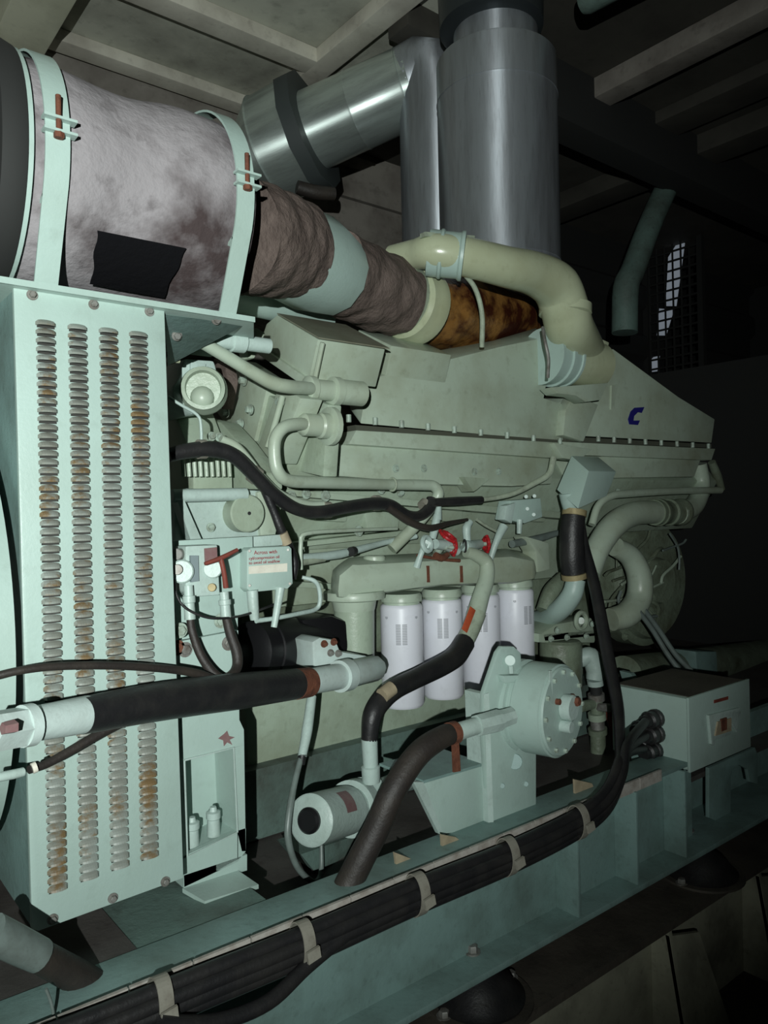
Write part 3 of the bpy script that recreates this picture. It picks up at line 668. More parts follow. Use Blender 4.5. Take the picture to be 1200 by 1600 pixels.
# gear case behind the guard
gc = thing('gear_case', 'pale green front gear case with bosses between guard and cylinder heads', 'gear case', (.85, 1.6, -.4))
B().slab([V((.74, 1.60, -.30)), V((.74, 1.60, .12)), V((.74, 1.75, .33)), V((.74, 2.3, .33)), V((.74, 2.3, -.30))], (.10, 0, 0)).build('case', eng, gc, bevel=.01)
B().px([(272, 640), (300, 650), (345, 660), (372, 690), (410, 740), (412, 765), (272, 765)], .86, .05).build('upper_web', eng, gc, bevel=.006)
B().py([(273, 768), (292, 763), (398, 766), (430, 768), (418, 850), (273, 850)], 1.54, .2).build('front_plate', mintw, gc, bevel=.004)
B().cyl(at(268, 775, Y=1.51), at(385, 772, Y=1.51), .014, 16).build('tube_rail', mintw, gc)
B().slab([at(273, 770, Y=1.50), at(283, 770, Y=1.50), at(318, 850, Y=1.50), at(300, 850, Y=1.50)], (0, .03, 0)).build('diagonal_rib', mintw, gc)
B().cyl(at(388, 802, Y=1.5), at(388, 802, Y=1.5) + V((0, .06, 0)), .042, 32, .003).build('round_cover', eng, gc)
B().cyl(at(390, 802, Y=1.498), at(390, 802, Y=1.498) + V((0, .01, 0)), .004, 12).build('cover_bolt', darkm, gc)
for (x_, y_) in ((368, 799), (329, 824), (290, 710), (330, 682), (342, 683), (305, 700)): B().hexn(at(x_, y_, Y=1.53), NY, .007, .01).build('bolt', boltp, gc)
B().py([(402, 768), (425, 766), (445, 770), (428, 850), (408, 850)], 1.53, .12).build('corner_casting', engc, gc, bevel=.005)
for i in range(9):
    x_ = 285 + i * 9; B().cyl(at(x_, 715, Y=1.56), at(x_ + 2, 745, Y=1.56), .005, 8).build('casting_rib', eng, gc)
# thermostat housing
th = thing('thermostat_housing', 'pale blue green casting with round water outlet under the shelf', 'housing', at(305, 650, Y=1.5))
B().py([(288, 560), (335, 563), (345, 600), (340, 640), (300, 648), (272, 628), (270, 605), (280, 590)], 1.56, .14).build('body', mintw, th, bevel=.008)
B().py([(298, 566), (322, 568), (320, 582), (298, 580)], 1.553, .01).build('cast_pad', mintw, th, bevel=.001)
p = at(318, 612, Y=1.56); B().lathe(p, V((-.5, -1, 0)), [(0, .052), (.02, .052), (.03, .046), (.05, .046), (.052, .038), (.03, .036)], 32).build('outlet', eng, th)
B().ball(at(316, 622, Y=1.535), .026).build('outlet_plug', engc, th)
ptube('brass_stub', cream, [(262, 562, 1.45, 9), (280, 563, 1.45, 9)], th)
single(ptube('bent_wire', mintw, [(262, 620, 1.42, 5), (285, 634, 1.42, 5), (308, 648, 1.42, 5), (314, 665, 1.42, 5), (315, 712, 1.42, 5)], sub=3), 'thin pale bent rod below the thermostat housing', 'rod')

# water transfer pipes
wp = thing('coolant_pipe', 'pale green pipe sloping down from the shelf to the upper hood fitting', 'pipe', at(400, 600, Y=1.45))
ptube('pipe', engc, [(308, 530, 1.40, 20), (350, 555, 1.41, 20), (400, 585, 1.42, 21), (425, 598, 1.425, 22), (450, 604, 1.43, 22), (485, 607, 1.46, 20)], wp)
d = V((1, 0, 0)); p = at(478, 607, Y=1.48)
B().lathe(p, d, [(0, .024), (.004, .030), (.02, .030), (.022, .024), (.07, .024), (.072, .034), (.09, .034), (.092, .03), (.16, .03)], 20).build('union_fitting', engc, wp)
B().lathe(at(325, 528, Y=1.42), V((1, 0, 0)), [(0, .012), (.02, .018), (.05, .018), (.052, .022), (.08, .022), (.085, .016), (.14, .016)], 16).build('end_fitting', mintw, wp)
B().py([(383, 518), (402, 512), (415, 520), (398, 560), (388, 560)], 1.52, .04).build('mounting_lug', engc, wp, bevel=.004)
wq = thing('coolant_pipe', 'pale green pipe looping out of the left housing and running along its bottom', 'pipe', at(440, 760, Y=1.45))
ptube('pipe', engc, [(490, 663, 1.47, 19), (462, 663, 1.45, 20), (442, 669, 1.44, 20), (430, 687, 1.44, 20), (429, 715, 1.44, 20), (435, 738, 1.44, 20), (452, 751, 1.45, 20), (500, 754, 1.48, 19), (600, 757, 1.55, 17), (660, 758, 1.57, 17), (678, 760, 1.57, 17), (685, 772, 1.57, 18), (675, 790, 1.58, 18), (650, 820, 1.6, 19), (612, 858, 1.62, 19)], wq)
B().lathe(at(468, 663, Y=1.47), V((1, 0, 0)), [(0, .018), (.01, .026), (.05, .026), (.055, .03), (.075, .03), (.078, .045), (.09, .045)], 20).build('union_fitting', engc, wq)
B().ring(at(613, 757, Y=1.55), (1, 0, 0), .0165, .003).build('pipe_clip', creamd, wq)
p = at(500, 662, Y=1.57)
B().py([(486, 640), (515, 645), (520, 690), (508, 730), (494, 700), (505, 690), (500, 660)], 1.56, .03).build('end_flange', engc, wq, bevel=.003)
wr = single(ptube('thin_pipe', engc, [(345, 685, 1.46, 12), (372, 700, 1.46, 14), (410, 745, 1.46, 12), (440, 772, 1.47, 11), (480, 787, 1.49, 11), (508, 788, 1.5, 11)]), 'thin pale pipe running just above the black harness', 'pipe')
single(ptube('thin_pipe', creamd, [(728, 782, 1.56, 7), (760, 780, 1.55, 7), (800, 772, 1.54, 8), (835, 755, 1.53, 9), (858, 740, 1.52, 10), (865, 715, 1.52, 10)]), 'thin cream pipe rising beside the small grey box', 'pipe')
single(ptube('steel_line', engc, [(470, 890, 1.52, 7), (470, 850, 1.52, 7), (478, 834, 1.52, 7), (540, 829, 1.55, 6), (620, 826, 1.6, 5)], sub=4), 'thin green line running from behind the sender box to the right', 'pipe')

# ================================================================== HARNESS
hn = thing('wiring_harness', 'black corrugated wiring harness curving across the engine from the guard', 'harness', at(450, 800, Y=1.44))
ptube('main_loom', rubber, [(262, 712, 1.41, 22), (290, 705, 1.41, 24), (330, 702, 1.41, 26), (365, 712, 1.41, 24), (400, 745, 1.42, 22), (430, 775, 1.43, 22), (465, 796, 1.44, 20), (500, 800, 1.45, 20), (545, 792, 1.48, 20), (585, 787, 1.5, 20), (610, 790, 1.51, 20), (635, 805, 1.52, 18), (655, 806, 1.53, 16), (670, 795, 1.54, 18), (675, 780, 1.545, 18)], hn)
ptube('branch', rubber, [(412, 762, 1.43, 14), (428, 800, 1.43, 13), (440, 830, 1.43, 15), (452, 855, 1.44, 14), (460, 880, 1.44, 14), (458, 905, 1.44, 10)], hn)
ptube('branch', rubberb, [(605, 792, 1.5, 12), (640, 815, 1.5, 12), (670, 825, 1.5, 11), (700, 818, 1.52, 8), (730, 812, 1.55, 5)], hn)
ptube('sleeve', rubber, [(676, 785, 1.52, 13), (715, 783, 1.52, 14), (752, 781, 1.53, 12)], hn)
B().tube([at(441, 833, Y=1.425), at(448, 850, Y=1.425)], .012, 14, 1).build('tan_tape', tape, hn)
for x_, y_, dx, dy in ((315, 702, 1, 0), (398, 742, 1, .8), (511, 797, 1, -.1), (588, 786, 1, 0), (664, 790, .6, -.6)):
    Yq = 1.41 + (x_ - 300) * .0004
    a = at(x_, y_, Y=Yq); b2 = at(x_ + dx * 10, y_ + dy * 10, Y=Yq)
    B().lathe(a, b2 - a, [(-.008, .0195), (.008, .0195)], 20).build('clip', tie, hn)

# ================================================================== LEFT SUPPORT PLATES, VALVE BLOCK, SENDER BOX
sp = thing('front_support', 'pale mint front support plate with pocket holding two bolts', 'support', at(330, 1400, Y=1.36))
PY = 1.36
B().py([(272, 845), (395, 838), (398, 960), (372, 962), (372, 985), (276, 1005)], PY + .04, .03).build('upper_plate', mint, sp, bevel=.002)
fp = B()
fp.py([(276, 1003), (372, 985), (374, 1125), (381, 1140), (381.5, 1164), (282, 1190)], PY, .012)
fp.py([(282, 1190), (288, 1188), (293, 1338), (286.5, 1342)], PY, .012)
fp.py([(365, 1168), (381.5, 1164), (384, 1330), (378, 1330), (371, 1300)], PY, .012)
fp.py([(286.5, 1338), (372, 1299), (372, 1346), (288, 1386)], PY, .012)
fp.py([(371, 1298), (384, 1294), (384, 1330), (371, 1346)], PY, .012)
fp.build('face_plate', mint, sp)
PK = [at(x, y, Y=PY + .001) for x, y in ((288, 1188), (365, 1168), (371, 1300), (293, 1338))]
B().loft(PK, [p_ + V((0, .085, 0)) for p_ in PK], capa=False).build('pocket', mint, sp)
rim = [at(x, y, Y=PY - .002) for x, y in ((288, 1188), (365, 1168), (371, 1300), (293, 1338), (288, 1188))]
B().tube(rim, .0022, 8, 1).build('pocket_rim', mintw, sp)
for x_, y_ in ((301, 1322), (334, 1305)):
    p = at(x_, y_, Y=PY + .03); B().lathe(p, UP, [(0, .013), (.004, .013), (.032, .012), (.034, .014), (.046, .014), (.048, .008), (.056, .006)], 16).build('bolt', mintw, sp)
for x_, y_, m_ in ((289, 1015, steel), (357, 1005, steel), (277, 1012, rusty), (281, 985, boltp), (345, 970, boltp)):
    B().hexn(at(x_, y_, Y=PY), NY, .010, .008).build('bolt', m_, sp)
B().slab([at(285, 1388, Y=PY), at(372, 1360, Y=PY), at(404, 1382, Y=PY - .06), at(320, 1408, Y=PY - .06)], (0, 0, -.008)).build('foot_flange', mint, sp)
B().slab([at(287, 1368, Y=PY), at(386, 1335, Y=PY), at(386, 1360, Y=PY), at(287, 1388, Y=PY)], (0, .04, 0)).build('foot_web', mint, sp)
B().slab([at(361, 1398, Y=PY - .03), at(370, 1395, Y=PY - .03), at(366, 1440, Y=PY - .03), at(358, 1442, Y=PY - .03)], (0, .05, 0)).build('foot_leg', mint, sp)
B().py([(350, 1147), (355, 1142), (358, 1150), (367, 1152), (359, 1156), (363, 1164), (355, 1160), (350, 1166), (349, 1157), (341, 1154)], PY - .001, .002).build('paint_splash', plate_red, sp)
vb = thing('valve_block', 'pale mint hydraulic valve block with nameplate, port plugs and stems', 'valve block', at(320, 930, Y=1.34))
B().py([(290, 853), (340, 851), (344, 930), (300, 933), (290, 925)], 1.35, .05).build('body', mintw, vb, bevel=.004)
B().py([(273, 862), (292, 860), (292, 880), (273, 882)], 1.37, .04).build('side_port', mintw, vb, bevel=.003)
B().cyl(at(283, 866, Y=1.37), at(276, 866, Y=1.355), .011, 16).build('steel_cap', steel, vb)
B().cyl(at(284, 893, Y=1.37), at(284, 893, Y=1.34), .022, 24).build('round_plug', mintw, vb)
B().cyl(at(277, 890, Y=1.34), at(277, 890, Y=1.335), .010, 16).build('plug_face', steel, vb)
B().py([(298, 868), (310, 868), (311, 908), (299, 910)], 1.343, .01).build('grey_tag', plate_grey, vb)
B().py([(320, 857), (339, 855), (340, 876), (321, 878)], 1.346, .005).build('nameplate', plate_red, vb)
B().cyl(at(332, 889, Y=1.355), at(332, 889, Y=1.34), .018, 24).build('round_plug', mintw, vb)
B().cyl(at(331, 918, Y=1.355), at(331, 918, Y=1.34), .008, 16).build('brass_plug', brass, vb)
for (x_, y0_, y1_) in ((294, 915, 968), (350, 925, 965)):
    a, b2 = at(x_, y0_, Y=1.34), at(x_ + 3, y1_, Y=1.335); l = (b2 - a).length
    B().lathe(a, b2 - a, [(0, .009), (l * .3, .009), (l * .31, .012), (l * .5, .012), (l * .52, .010), (l, .0105)], 14).build('hose_end', mintw, vb)
th_ = thing('tee_handle', 'dull red T-shaped valve handle in front of the valve block', 'handle', at(350, 915, Y=1.32))
ptube('crossbar', redh, [(320, 881, 1.32, 6), (345, 872, 1.32, 8), (371, 859, 1.32, 6)], th_)
ptube('stem', redh, [(345, 872, 1.32, 8), (350, 895, 1.32, 8), (353, 918, 1.325, 9)], th_)
single(B().py([(375, 840), (440, 835), (442, 852), (376, 858)], 1.42, .03).build('mounting_rail', mintw, bevel=.002), 'pale rail above the sender box with red writing', 'rail')
sb = thing('sender_box', 'pale mint box cover with red handwriting and a white label strip', 'electrical box', at(420, 920, Y=1.37))
BY = 1.37
B().py([(386, 860), (392, 856), (452, 853), (456, 857), (458, 912), (450, 920), (392, 926), (386, 920)], BY, .05).build('cover', mint, sb, bevel=.003)
B().py([(389, 885), (449, 880), (449, 893), (389, 897)], BY - .0015, .002).build('label_strip', label, sb, label='white paper label strip')
b0_, b1_ = at(389, 871, Y=BY), at(453, 867, Y=BY)
sz = .0105
xd = (at(452, 868, Y=BY) - at(392, 871.5, Y=BY)).normalized()
text('Across with', 'handwriting', redink, at(397, 866.5, Y=BY - .001), (1, 0, 0.0), UP, sz * 1.05, sb)
text('cyl/compression oil', 'handwriting', redink, at(389, 875, Y=BY - .001), (1, 0, 0), UP, sz * .86, sb)
text('to avoid oil seal/low', 'handwriting', redink, at(389, 882.0, Y=BY - .001), (1, 0, 0), UP, sz * .84, sb)
for x_, y_ in ((390, 861), (450, 859), (390, 915), (453, 912)): B().cyl(at(x_, y_, Y=BY), at(x_, y_, Y=BY - .003), .003, 10).build('screw', steel, sb)
ptube('left_stub', mintw, [(394, 922, BY, 18), (396, 950, BY, 17), (398, 968, BY, 14)], sb)
ptube('right_stub', mintw, [(438, 918, BY, 15), (434, 945, BY, 12), (428, 980, BY, 10)], sb)
single(ptube('steel_line', mintw, [(400, 970, 1.37, 8), (430, 966, 1.38, 7), (470, 958, 1.4, 7), (493, 952, 1.42, 7), (500, 940, 1.42, 7), (498, 918, 1.42, 7), (490, 907, 1.42, 7), (472, 902, 1.43, 6)], sub=4), 'thin pale line looping from the sender box stub to the right', 'pipe')
single(ptube('black_lead', rubber, [(272, 905, 1.33, 4), (276, 930, 1.33, 4), (290, 950, 1.325, 4), (320, 964, 1.32, 4), (350, 966, 1.32, 4), (385, 960, 1.36, 4), (435, 942, 1.4, 4)]), 'thin black lead curving under the valve block', 'lead')

# hoses of the valve block
single(ptube('hydraulic_hose', rubberb, [(297, 962, 1.335, 12), (300, 985, 1.33, 13), (312, 1020, 1.32, 14), (330, 1048, 1.31, 15), (350, 1064, 1.30, 14)]), 'short black hose from the left stem of the valve block', 'hose', 'hoses under the valve block')
single(ptube('hydraulic_hose', rubberb, [(353, 962, 1.335, 14), (360, 990, 1.33, 16), (370, 1020, 1.32, 17), (369, 1045, 1.31, 16), (350, 1062, 1.29, 16), (290, 1080, 1.26, 16), (230, 1108, 1.24, 16), (150, 1150, 1.22, 15), (80, 1190, 1.2, 14), (45, 1203, 1.19, 13)]), 'black hose from the right stem of the valve block sweeping down across the louvres', 'hose', 'hoses under the valve block')
single(ptube('hydraulic_hose', rubberb, [(-20, 1060, 1.2, 13), (30, 1048, 1.2, 13), (90, 1041, 1.21, 13), (180, 1040, 1.23, 13), (260, 1045, 1.26, 13), (310, 1053, 1.28, 14), (345, 1066, 1.29, 14)]), 'black hose running left across the louvres above the thick hose', 'hose', 'hoses under the valve block')
he = thing('hose_ferrule', 'pale steel ferrule at the left end of the lower thin hose', 'ferrule', at(20, 1210, Y=1.19))
ptube('ferrule', mintw, [(-20, 1218, 1.18, 15), (20, 1210, 1.185, 15), (36, 1206, 1.19, 14)], he, sub=1)
ptube('ring', label, [(50, 1201, 1.187, 17), (57, 1198, 1.187, 17)], he, sub=1)

# ================================================================== BIG STRAIGHT HOSE WITH COUPLINGS
bh = thing('thick_hose', 'thick straight black hose with pale couplings crossing in front of the louvres', 'hose', at(300, 1130, Y=1.22))
ptube('rubber_hose', rubber, [(128, 1118, 1.16, 58), (250, 1096, 1.22, 60), (370, 1080, 1.29, 57), (475, 1067, 1.36, 46)], bh, 28)
ptube('rusty_end', rusty, [(462, 1069, 1.35, 48), (482, 1066, 1.365, 46)], bh, 28, 1)
ptube('left_coupling', coup, [(42, 1133, 1.12, 54), (136, 1116, 1.165, 58)], bh, 28, 1)
ptube('left_collar', coup, [(34, 1135, 1.115, 66), (50, 1132, 1.12, 66)], bh, 28, 1)
ptube('left_nut', coup, [(-20, 1145, 1.09, 66), (36, 1135, 1.115, 64)], bh, 6, 1)
ptube('chipped_paint', plate_red, [(4, 1139, 1.06, 20), (24, 1135, 1.065, 22)], bh, 5, 1)
ptube('right_coupling', coup, [(478, 1066, 1.36, 40), (535, 1056, 1.40, 40)], bh, 28, 1)
ptube('right_collar', coup, [(530, 1057, 1.395, 50), (543, 1054, 1.405, 50)], bh, 28, 1)
ptube('right_nut', coup, [(540, 1055, 1.40, 42), (586, 1044, 1.44, 40), (592, 1042, 1.445, 28)], bh, 10, 1)
B().py([(488, 1003), (500, 996), (525, 1000), (532, 1018), (575, 1025), (580, 1050), (540, 1060), (490, 1045)], 1.47, .08).build('flange_block', coup, bh, bevel=.006)
for x_, y_ in ((506, 1006), (521, 1003), (516, 1020), (528, 1021)):
    B().hexn(at(x_, y_, Y=1.47), NY, .006, .01).build('block_bolt', rusty if y_ < 1010 else steel, bh)
sm = thing('starter_motor', 'black cylindrical starter motor behind the thick hose', 'motor', at(450, 1055, Y=1.62))
a, b2 = at(385, 1018, Y=1.58), at(508, 1006, Y=1.66); l = (b2 - a).length
B().lathe(a, b2 - a, [(0, .045), (.012, .068), (.05, .072), (.052, .076), (.06, .076), (.062, .072), (l, .072), (l + .005, .06)], 40).build('body', blackm, sm)
B().py([(470, 968), (520, 962), (542, 970), (545, 1018), (525, 1030), (500, 1030)], 1.585, .12).build('nose_housing', blackm, sm, bevel=.012)
B().py([(385, 985), (500, 968), (505, 980), (390, 1000)], 1.60, .08).build('solenoid', blackm, sm, bevel=.012)

# ================================================================== FILTER HEAD AND OIL FILTERS
fh = thing('filter_head', 'pale green oil filter head casting above the four white filters', 'filter head', at(680, 940, Y=1.65))
FY = 1.58
B().loft([at(526, 938, Y=FY), at(528, 898, Y=FY), at(550, 881, Y=FY), at(800, 868, Y=FY), at(838, 876, Y=FY), at(838, 906, Y=FY), at(800, 912, Y=FY), at(690, 916, Y=FY)],
         [at(514, 930, Y=FY + .12), at(517, 888, Y=FY + .12), at(545, 868, Y=FY + .12), at(790, 855, Y=FY + .12), at(830, 862, Y=FY + .14), at(838, 906, Y=FY + .14), at(800, 912, Y=FY + .14), at(690, 916, Y=FY + .14)]).build('casting', engc, fh, bevel=.022)
p = at(553, 935, Y=1.64); B().lathe(p, UP, [(-.03, .055), (-.005, .06), (0, .082), (.012, .084), (.02, .08)], 36).build('round_base', engc, fh)
B().lathe(p, UP, [(-.22, .05), (-.02, .054)], 28).build('column', eng, fh)
B().cyl(at(585, 880, Y=1.63), at(585, 868, Y=1.63), .03, 24).build('filler_cap', engc, fh)
B().py([(823, 838), (858, 848), (860, 890), (840, 895), (838, 862)], 1.6, .06).build('end_bracket', engc, fh, bevel=.006)
fpos = [(627, 941), (690, 930), (751, 924), (802, 917)]
FX = [at(627, 941, Y=1.65).x, at(690, 930, Y=1.65).x, at(750, 924, Y=1.65).x, at(804, 917, Y=1.65).x]
ftop = at(627, 943, Y=1.65).z; fbot = at(627, 1104, Y=1.65).z
flab = ['white oil filter canister nearest the camera, leftmost of the four', 'white oil filter second from the left with two grey text blocks',
        'white oil filter third from the left, behind the orange tagged hose', 'white oil filter farthest right behind the round pump bracket']
fr = .0595; H = ftop - fbot
f0 = thing('oil_filter', flab[0], 'filter', (FX[0], 1.65, fbot), 'white oil filters in a row')
pz = V((FX[0], 1.65, fbot))
B().lathe(pz, UP, [(0, fr * .55), (.003, fr * .9), (.012, fr), (H - .010, fr), (H - .004, fr * .97), (H, fr * .90)], 44).build('canister', white, f0)
for k, a0_ in enumerate((-146, -129)):
    b = B(); z0_, z1_ = H * .63, H * .83
    for row in range(13):
        za = z0_ + (z1_ - z0_) * row / 13; zb2 = za + (z1_ - z0_) / 13 * .66
        for j in range(5):
            t0, t1 = [math.radians(a0_ + 13 * (j + e) / 5) for e in (0, 1)]
            R_ = fr + .0005
            b.quad(pz + V((R_ * math.cos(t0), R_ * math.sin(t0), za)), pz + V((R_ * math.cos(t1), R_ * math.sin(t1), za)), pz + V((R_ * math.cos(t1), R_ * math.sin(t1), zb2)), pz + V((R_ * math.cos(t0), R_ * math.sin(t0), zb2)))
    b.build('printed_text', greyp, f0)
b = B()
for a0_ in (-178, -92):
    for j in range(3):
        t0, t1 = math.radians(a0_ + 3 * j), math.radians(a0_ + 3 * j + 2.2); R_ = fr + .0005; za, zb2 = H * (.875 - .006 * (j % 2)), H * .895
        b.quad(pz + V((R_ * math.cos(t0), R_ * math.sin(t0), za)), pz + V((R_ * math.cos(t1), R_ * math.sin(t1), za)), pz + V((R_ * math.cos(t1), R_ * math.sin(t1), zb2)), pz + V((R_ * math.cos(t0), R_ * math.sin(t0), zb2)))
b.build('small_mark', greyp, f0)
hr = B().lathe(pz + V((0, 0, H)), UP, [(-.004, fr * .86), (.006, fr * .86), (.008, fr * .98), (.022, fr * .98), (.03, fr * .9)], 40).build('adapter_ring', engc, f0)
for k in range(1, 4):
    c = copy_tree(f0); c.location = V((FX[k], 1.65, fbot + (0, 0, .0, .004)[k] + ZC)); c['label'] = flab[k]
    if k == 3: c.rotation_euler.z = math.radians(35)

# ================================================================== VALVES ABOVE FILTER HEAD
def handwheel(nm, lab, c, nrm, R, m):
    o = thing(nm, lab, 'valve', c)
    w = B().ring(c, nrm, R, R * .22, 26, 8); u_, v_ = frame(V(nrm))
    for k in range(5):
        a = 2 * pi * k / 5; w.cyl(c, c + (u_ * math.cos(a) + v_ * math.sin(a)) * R, R * .10, 6)
        w.ball(c + (u_ * math.cos(a + .6) + v_ * math.sin(a + .6)) * R * 1.08, R * .24, 8)
    w.build('handwheel', m, o); n_ = V(nrm).normalized()
    B().lathe(c - n_ * .001, -n_, [(0, R * .3), (.02, R * .25), (.022, R * .5), (.05, R * .5), (.055, R * .35), (.08, R * .35)], 14).build('valve_body', boltp, o)
    return o
handwheel('gate_valve', 'red five-spoked handwheel valve lying on top of the cluster above the filters', at(700, 838, Y=1.57), (.25, -.55, .8), .024, redp)
handwheel('gate_valve', 'red handwheel valve seen edge-on in the middle of the cluster', at(709, 856, Y=1.56), (.92, -.4, -.15), .020, redp)
handwheel('gate_valve', 'red handwheel valve at the right of the cluster beside the diagonal cream fitting', at(760, 850, Y=1.60), (.9, -.42, 0), .022, redp)
pf = thing('pipe_fittings', 'cluster of pale green fittings and elbows between the red valve wheels', 'pipe fittings', at(700, 880, Y=1.6))
def fit(pts_, nm, m=mintw): return ptube(nm, m, pts_, pf, 12, 3)
fit([(651, 886, 1.57, 12), (657, 868, 1.56, 9), (664, 850, 1.56, 10)], 'elbow')
B().ring(at(667, 850, Y=1.55), (.2, -1, .2), .019, .007).build('union_ring', mintw, pf)
fit([(667, 850, 1.58, 10), (668, 850, 1.555, 14)], 'union')
fit([(683, 805, 1.56, 12), (680, 822, 1.56, 14), (676, 840, 1.57, 12)], 'stub')
fit([(686, 790, 1.56, 8), (683, 812, 1.56, 15)], 'stub')
fit([(680, 850, 1.57, 16), (700, 853, 1.58, 18), (715, 862, 1.58, 14)], 'tee')
fit([(724, 852, 1.57, 18), (730, 854, 1.57, 20), (750, 850, 1.6, 14)], 'union_nut')
for k in range(3): B().ring(at(726 + 4 * k, 853, Y=1.565), (1, -.6, 0), .017 - .003 * k, .003).build('thread_ring', darkm if k != 1 else mintw, pf)
fit([(730, 845, 1.58, 12), (729, 825, 1.58, 14), (735, 815, 1.58, 10)], 'elbow')
fit([(764, 895, 1.57, 14), (766, 876, 1.57, 9), (776, 845, 1.56, 11), (787, 822, 1.56, 15)], 'diagonal_fitting')
fit([(700, 866, 1.57, 8), (690, 872, 1.57, 12), (680, 868, 1.57, 12)], 'brown_elbow', rusty)
fit([(652, 868, 1.57, 5), (690, 874, 1.57, 5), (718, 876, 1.57, 6)], 'rusty_line', rusty)
for x_, y_ in ((652, 884), (680, 888), (705, 885), (790, 880)): B().cyl(at(x_, y_ + 6, Y=1.6), at(x_, y_ - 6, Y=1.6), .011, 12).build('boss', engc, pf)
for x_ in (667, 719): B().py([(x_, 884), (x_ + 4, 884), (x_ + 5, 910), (x_ + 1, 910)], FY - .002, .003).build('rust_streak', rusty, pf)
fit([(745, 812, 1.6, 5), (760, 822, 1.6, 5), (785, 835, 1.6, 5)], 'capillary', creamd)
fit([(470, 872, 1.55, 13), (530, 866, 1.58, 14), (600, 848, 1.62, 9), (650, 838, 1.62, 8)], 'conduit', mintw)
fit([(548, 862, 1.57, 15), (553, 861, 1.575, 15)], 'black_band', rubber)
fit([(462, 880, 1.54, 12), (505, 872, 1.57, 13)], 'threaded_end', creamd)
ss = thing('solenoid_switch', 'small grey green switch unit with terminals below the housing gap', 'switch', at(815, 815, Y=1.55))
B().py([(798, 782), (845, 778), (848, 808), (820, 818), (792, 812)], 1.56, .05).build('body', mint, ss, bevel=.004)
B().py([(792, 790), (806, 785), (800, 818), (788, 812)], 1.55, .03).build('side_lug', mintw, ss, bevel=.003)
ptube('outlet', mintw, [(812, 812, 1.56, 10), (811, 834, 1.56, 8)], ss, 10, 1)
for x_, y_ in ((824, 795), (834, 804), (822, 776), (835, 775)): B().cyl(at(x_, y_, Y=1.56), at(x_, y_, Y=1.545), .006, 10).build('terminal', mintw, ss)
ptube('dark_cable', wire, [(800, 850, 1.62, 12), (840, 842, 1.64, 13), (875, 832, 1.66, 9), (900, 830, 1.66, 6)], ss)

# ================================================================== ORANGE TAGGED HOSE
oh = thing('oil_hose', 'black hose with orange tag curving down in front of the white filters', 'hose', at(580, 1230, Y=1.45))
ptube('steel_neck', engc, [(728, 862, 1.56, 18), (745, 868, 1.555, 20), (760, 880, 1.55, 23), (760, 905, 1.54, 25), (752, 930, 1.53, 27), (742, 965, 1.52, 30)], oh)
ptube('grey_sleeve', creamd, [(745, 958, 1.52, 30), (735, 985, 1.51, 29), (723, 1008, 1.50, 29)], oh, 16, 3)
ptube('rubber_hose', rubber, [(726, 1004, 1.50, 33), (712, 1025, 1.48, 34), (690, 1040, 1.46, 33), (650, 1060, 1.44, 31), (620, 1075, 1.42, 32), (598, 1092, 1.41, 34), (582, 1118, 1.40, 32), (577, 1156, 1.40, 26)], oh)
ptube('ferrule', mintw, [(577, 1154, 1.40, 26), (579, 1196, 1.40, 24), (579, 1198, 1.40, 30), (580, 1222, 1.40, 28)], oh, 16, 1)
pt = B(); a, b2 = at(738, 950, Y=1.49), at(725, 986, Y=1.485)
dv = (b2 - a).normalized(); sd = dv.cross(V((0, -1, 0))).normalized()
pt.slab([a + sd * .011, a - sd * .013, b2 - sd * .011, b2 + sd * .012], (0, -.003, 0)).build('orange_tag', orange, oh, bevel=.002, label='orange red tag')
ptube('tan_patch', tape, [(612, 1075, 1.395, 24), (597, 1087, 1.392, 24)], oh, 12, 1)

# hydraulic motor at lower middle
hm = thing('priming_pump', 'pale mint horizontal motor pump with black end cap on the deck', 'pump', at(530, 1320, Y=1.5))
a, b2 = at(484, 1282, Y=1.34), at(590, 1252, Y=1.47); d = (b2 - a).normalized(); l = (b2 - a).length
R_ = 40 * depth(a) / F
B().lathe(a, d, [(0, R_ * .9), (.004, R_), (l * .50, R_), (l * .5, R_ * .92), (l * .56, R_ * .92), (l * .56, R_ * 1.18), (l * .66, R_ * 1.2), (l * .66, R_ * 1.05), (l * .73, R_ * 1.05), (l * .73, R_ * 1.2), (l * .8, R_ * 1.15), (l, R_ * .8)], 40).build('casing', mintw, hm)
B().lathe(a, -d, [(0, R_ * .5), (.006, R_ * .5), (.012, R_ * .4)], 28).build('black_cap', blackm, hm)
ptube('port_body', mintw, [(580, 1225, 1.41, 34), (582, 1250, 1.43, 40)], hm, 16, 1)
ptube('outlet_arm', mintw, [(590, 1240, 1.44, 40), (640, 1215, 1.50, 34), (690, 1190, 1.56, 30)], hm, 16, 2)
nrm = (V((0, -1, 0)) * .8 + UP * .5).normalized()
m0 = a + d * l * .28; b = B(); u_ = d
for k in range(6):
    t0, t1 = [math.radians(100 + 9 * (k + e)) for e in (0, 1)]
    f1_, f2_ = frame(d)
    e0 = V((0, -1, 0)); e0 = (e0 - d * e0.dot(d)).normalized(); e1 = d.cross(e0); e1 = e1 if e1.z > 0 else -e1
    g0_ = math.radians(20 + 9 * k); g1_ = math.radians(20 + 9 * (k + 1))
    q0_ = (e0 * math.cos(g0_) + e1 * math.sin(g0_)) * (R_ + .0006); q1_ = (e0 * math.cos(g1_) + e1 * math.sin(g1_)) * (R_ + .0006)
    b.quad(m0 - d * .022 + q0_, m0 + d * .022 + q0_, m0 + d * .022 + q1_, m0 - d * .022 + q1_)
b.build('nameplate', plate_red, hm)
B().slab([at(470, 1335, Y=1.42), at(600, 1290, Y=1.5), at(600, 1325, Y=1.5), at(490, 1360, Y=1.42)], (0, .1, 0)).build('cradle', teald, hm)
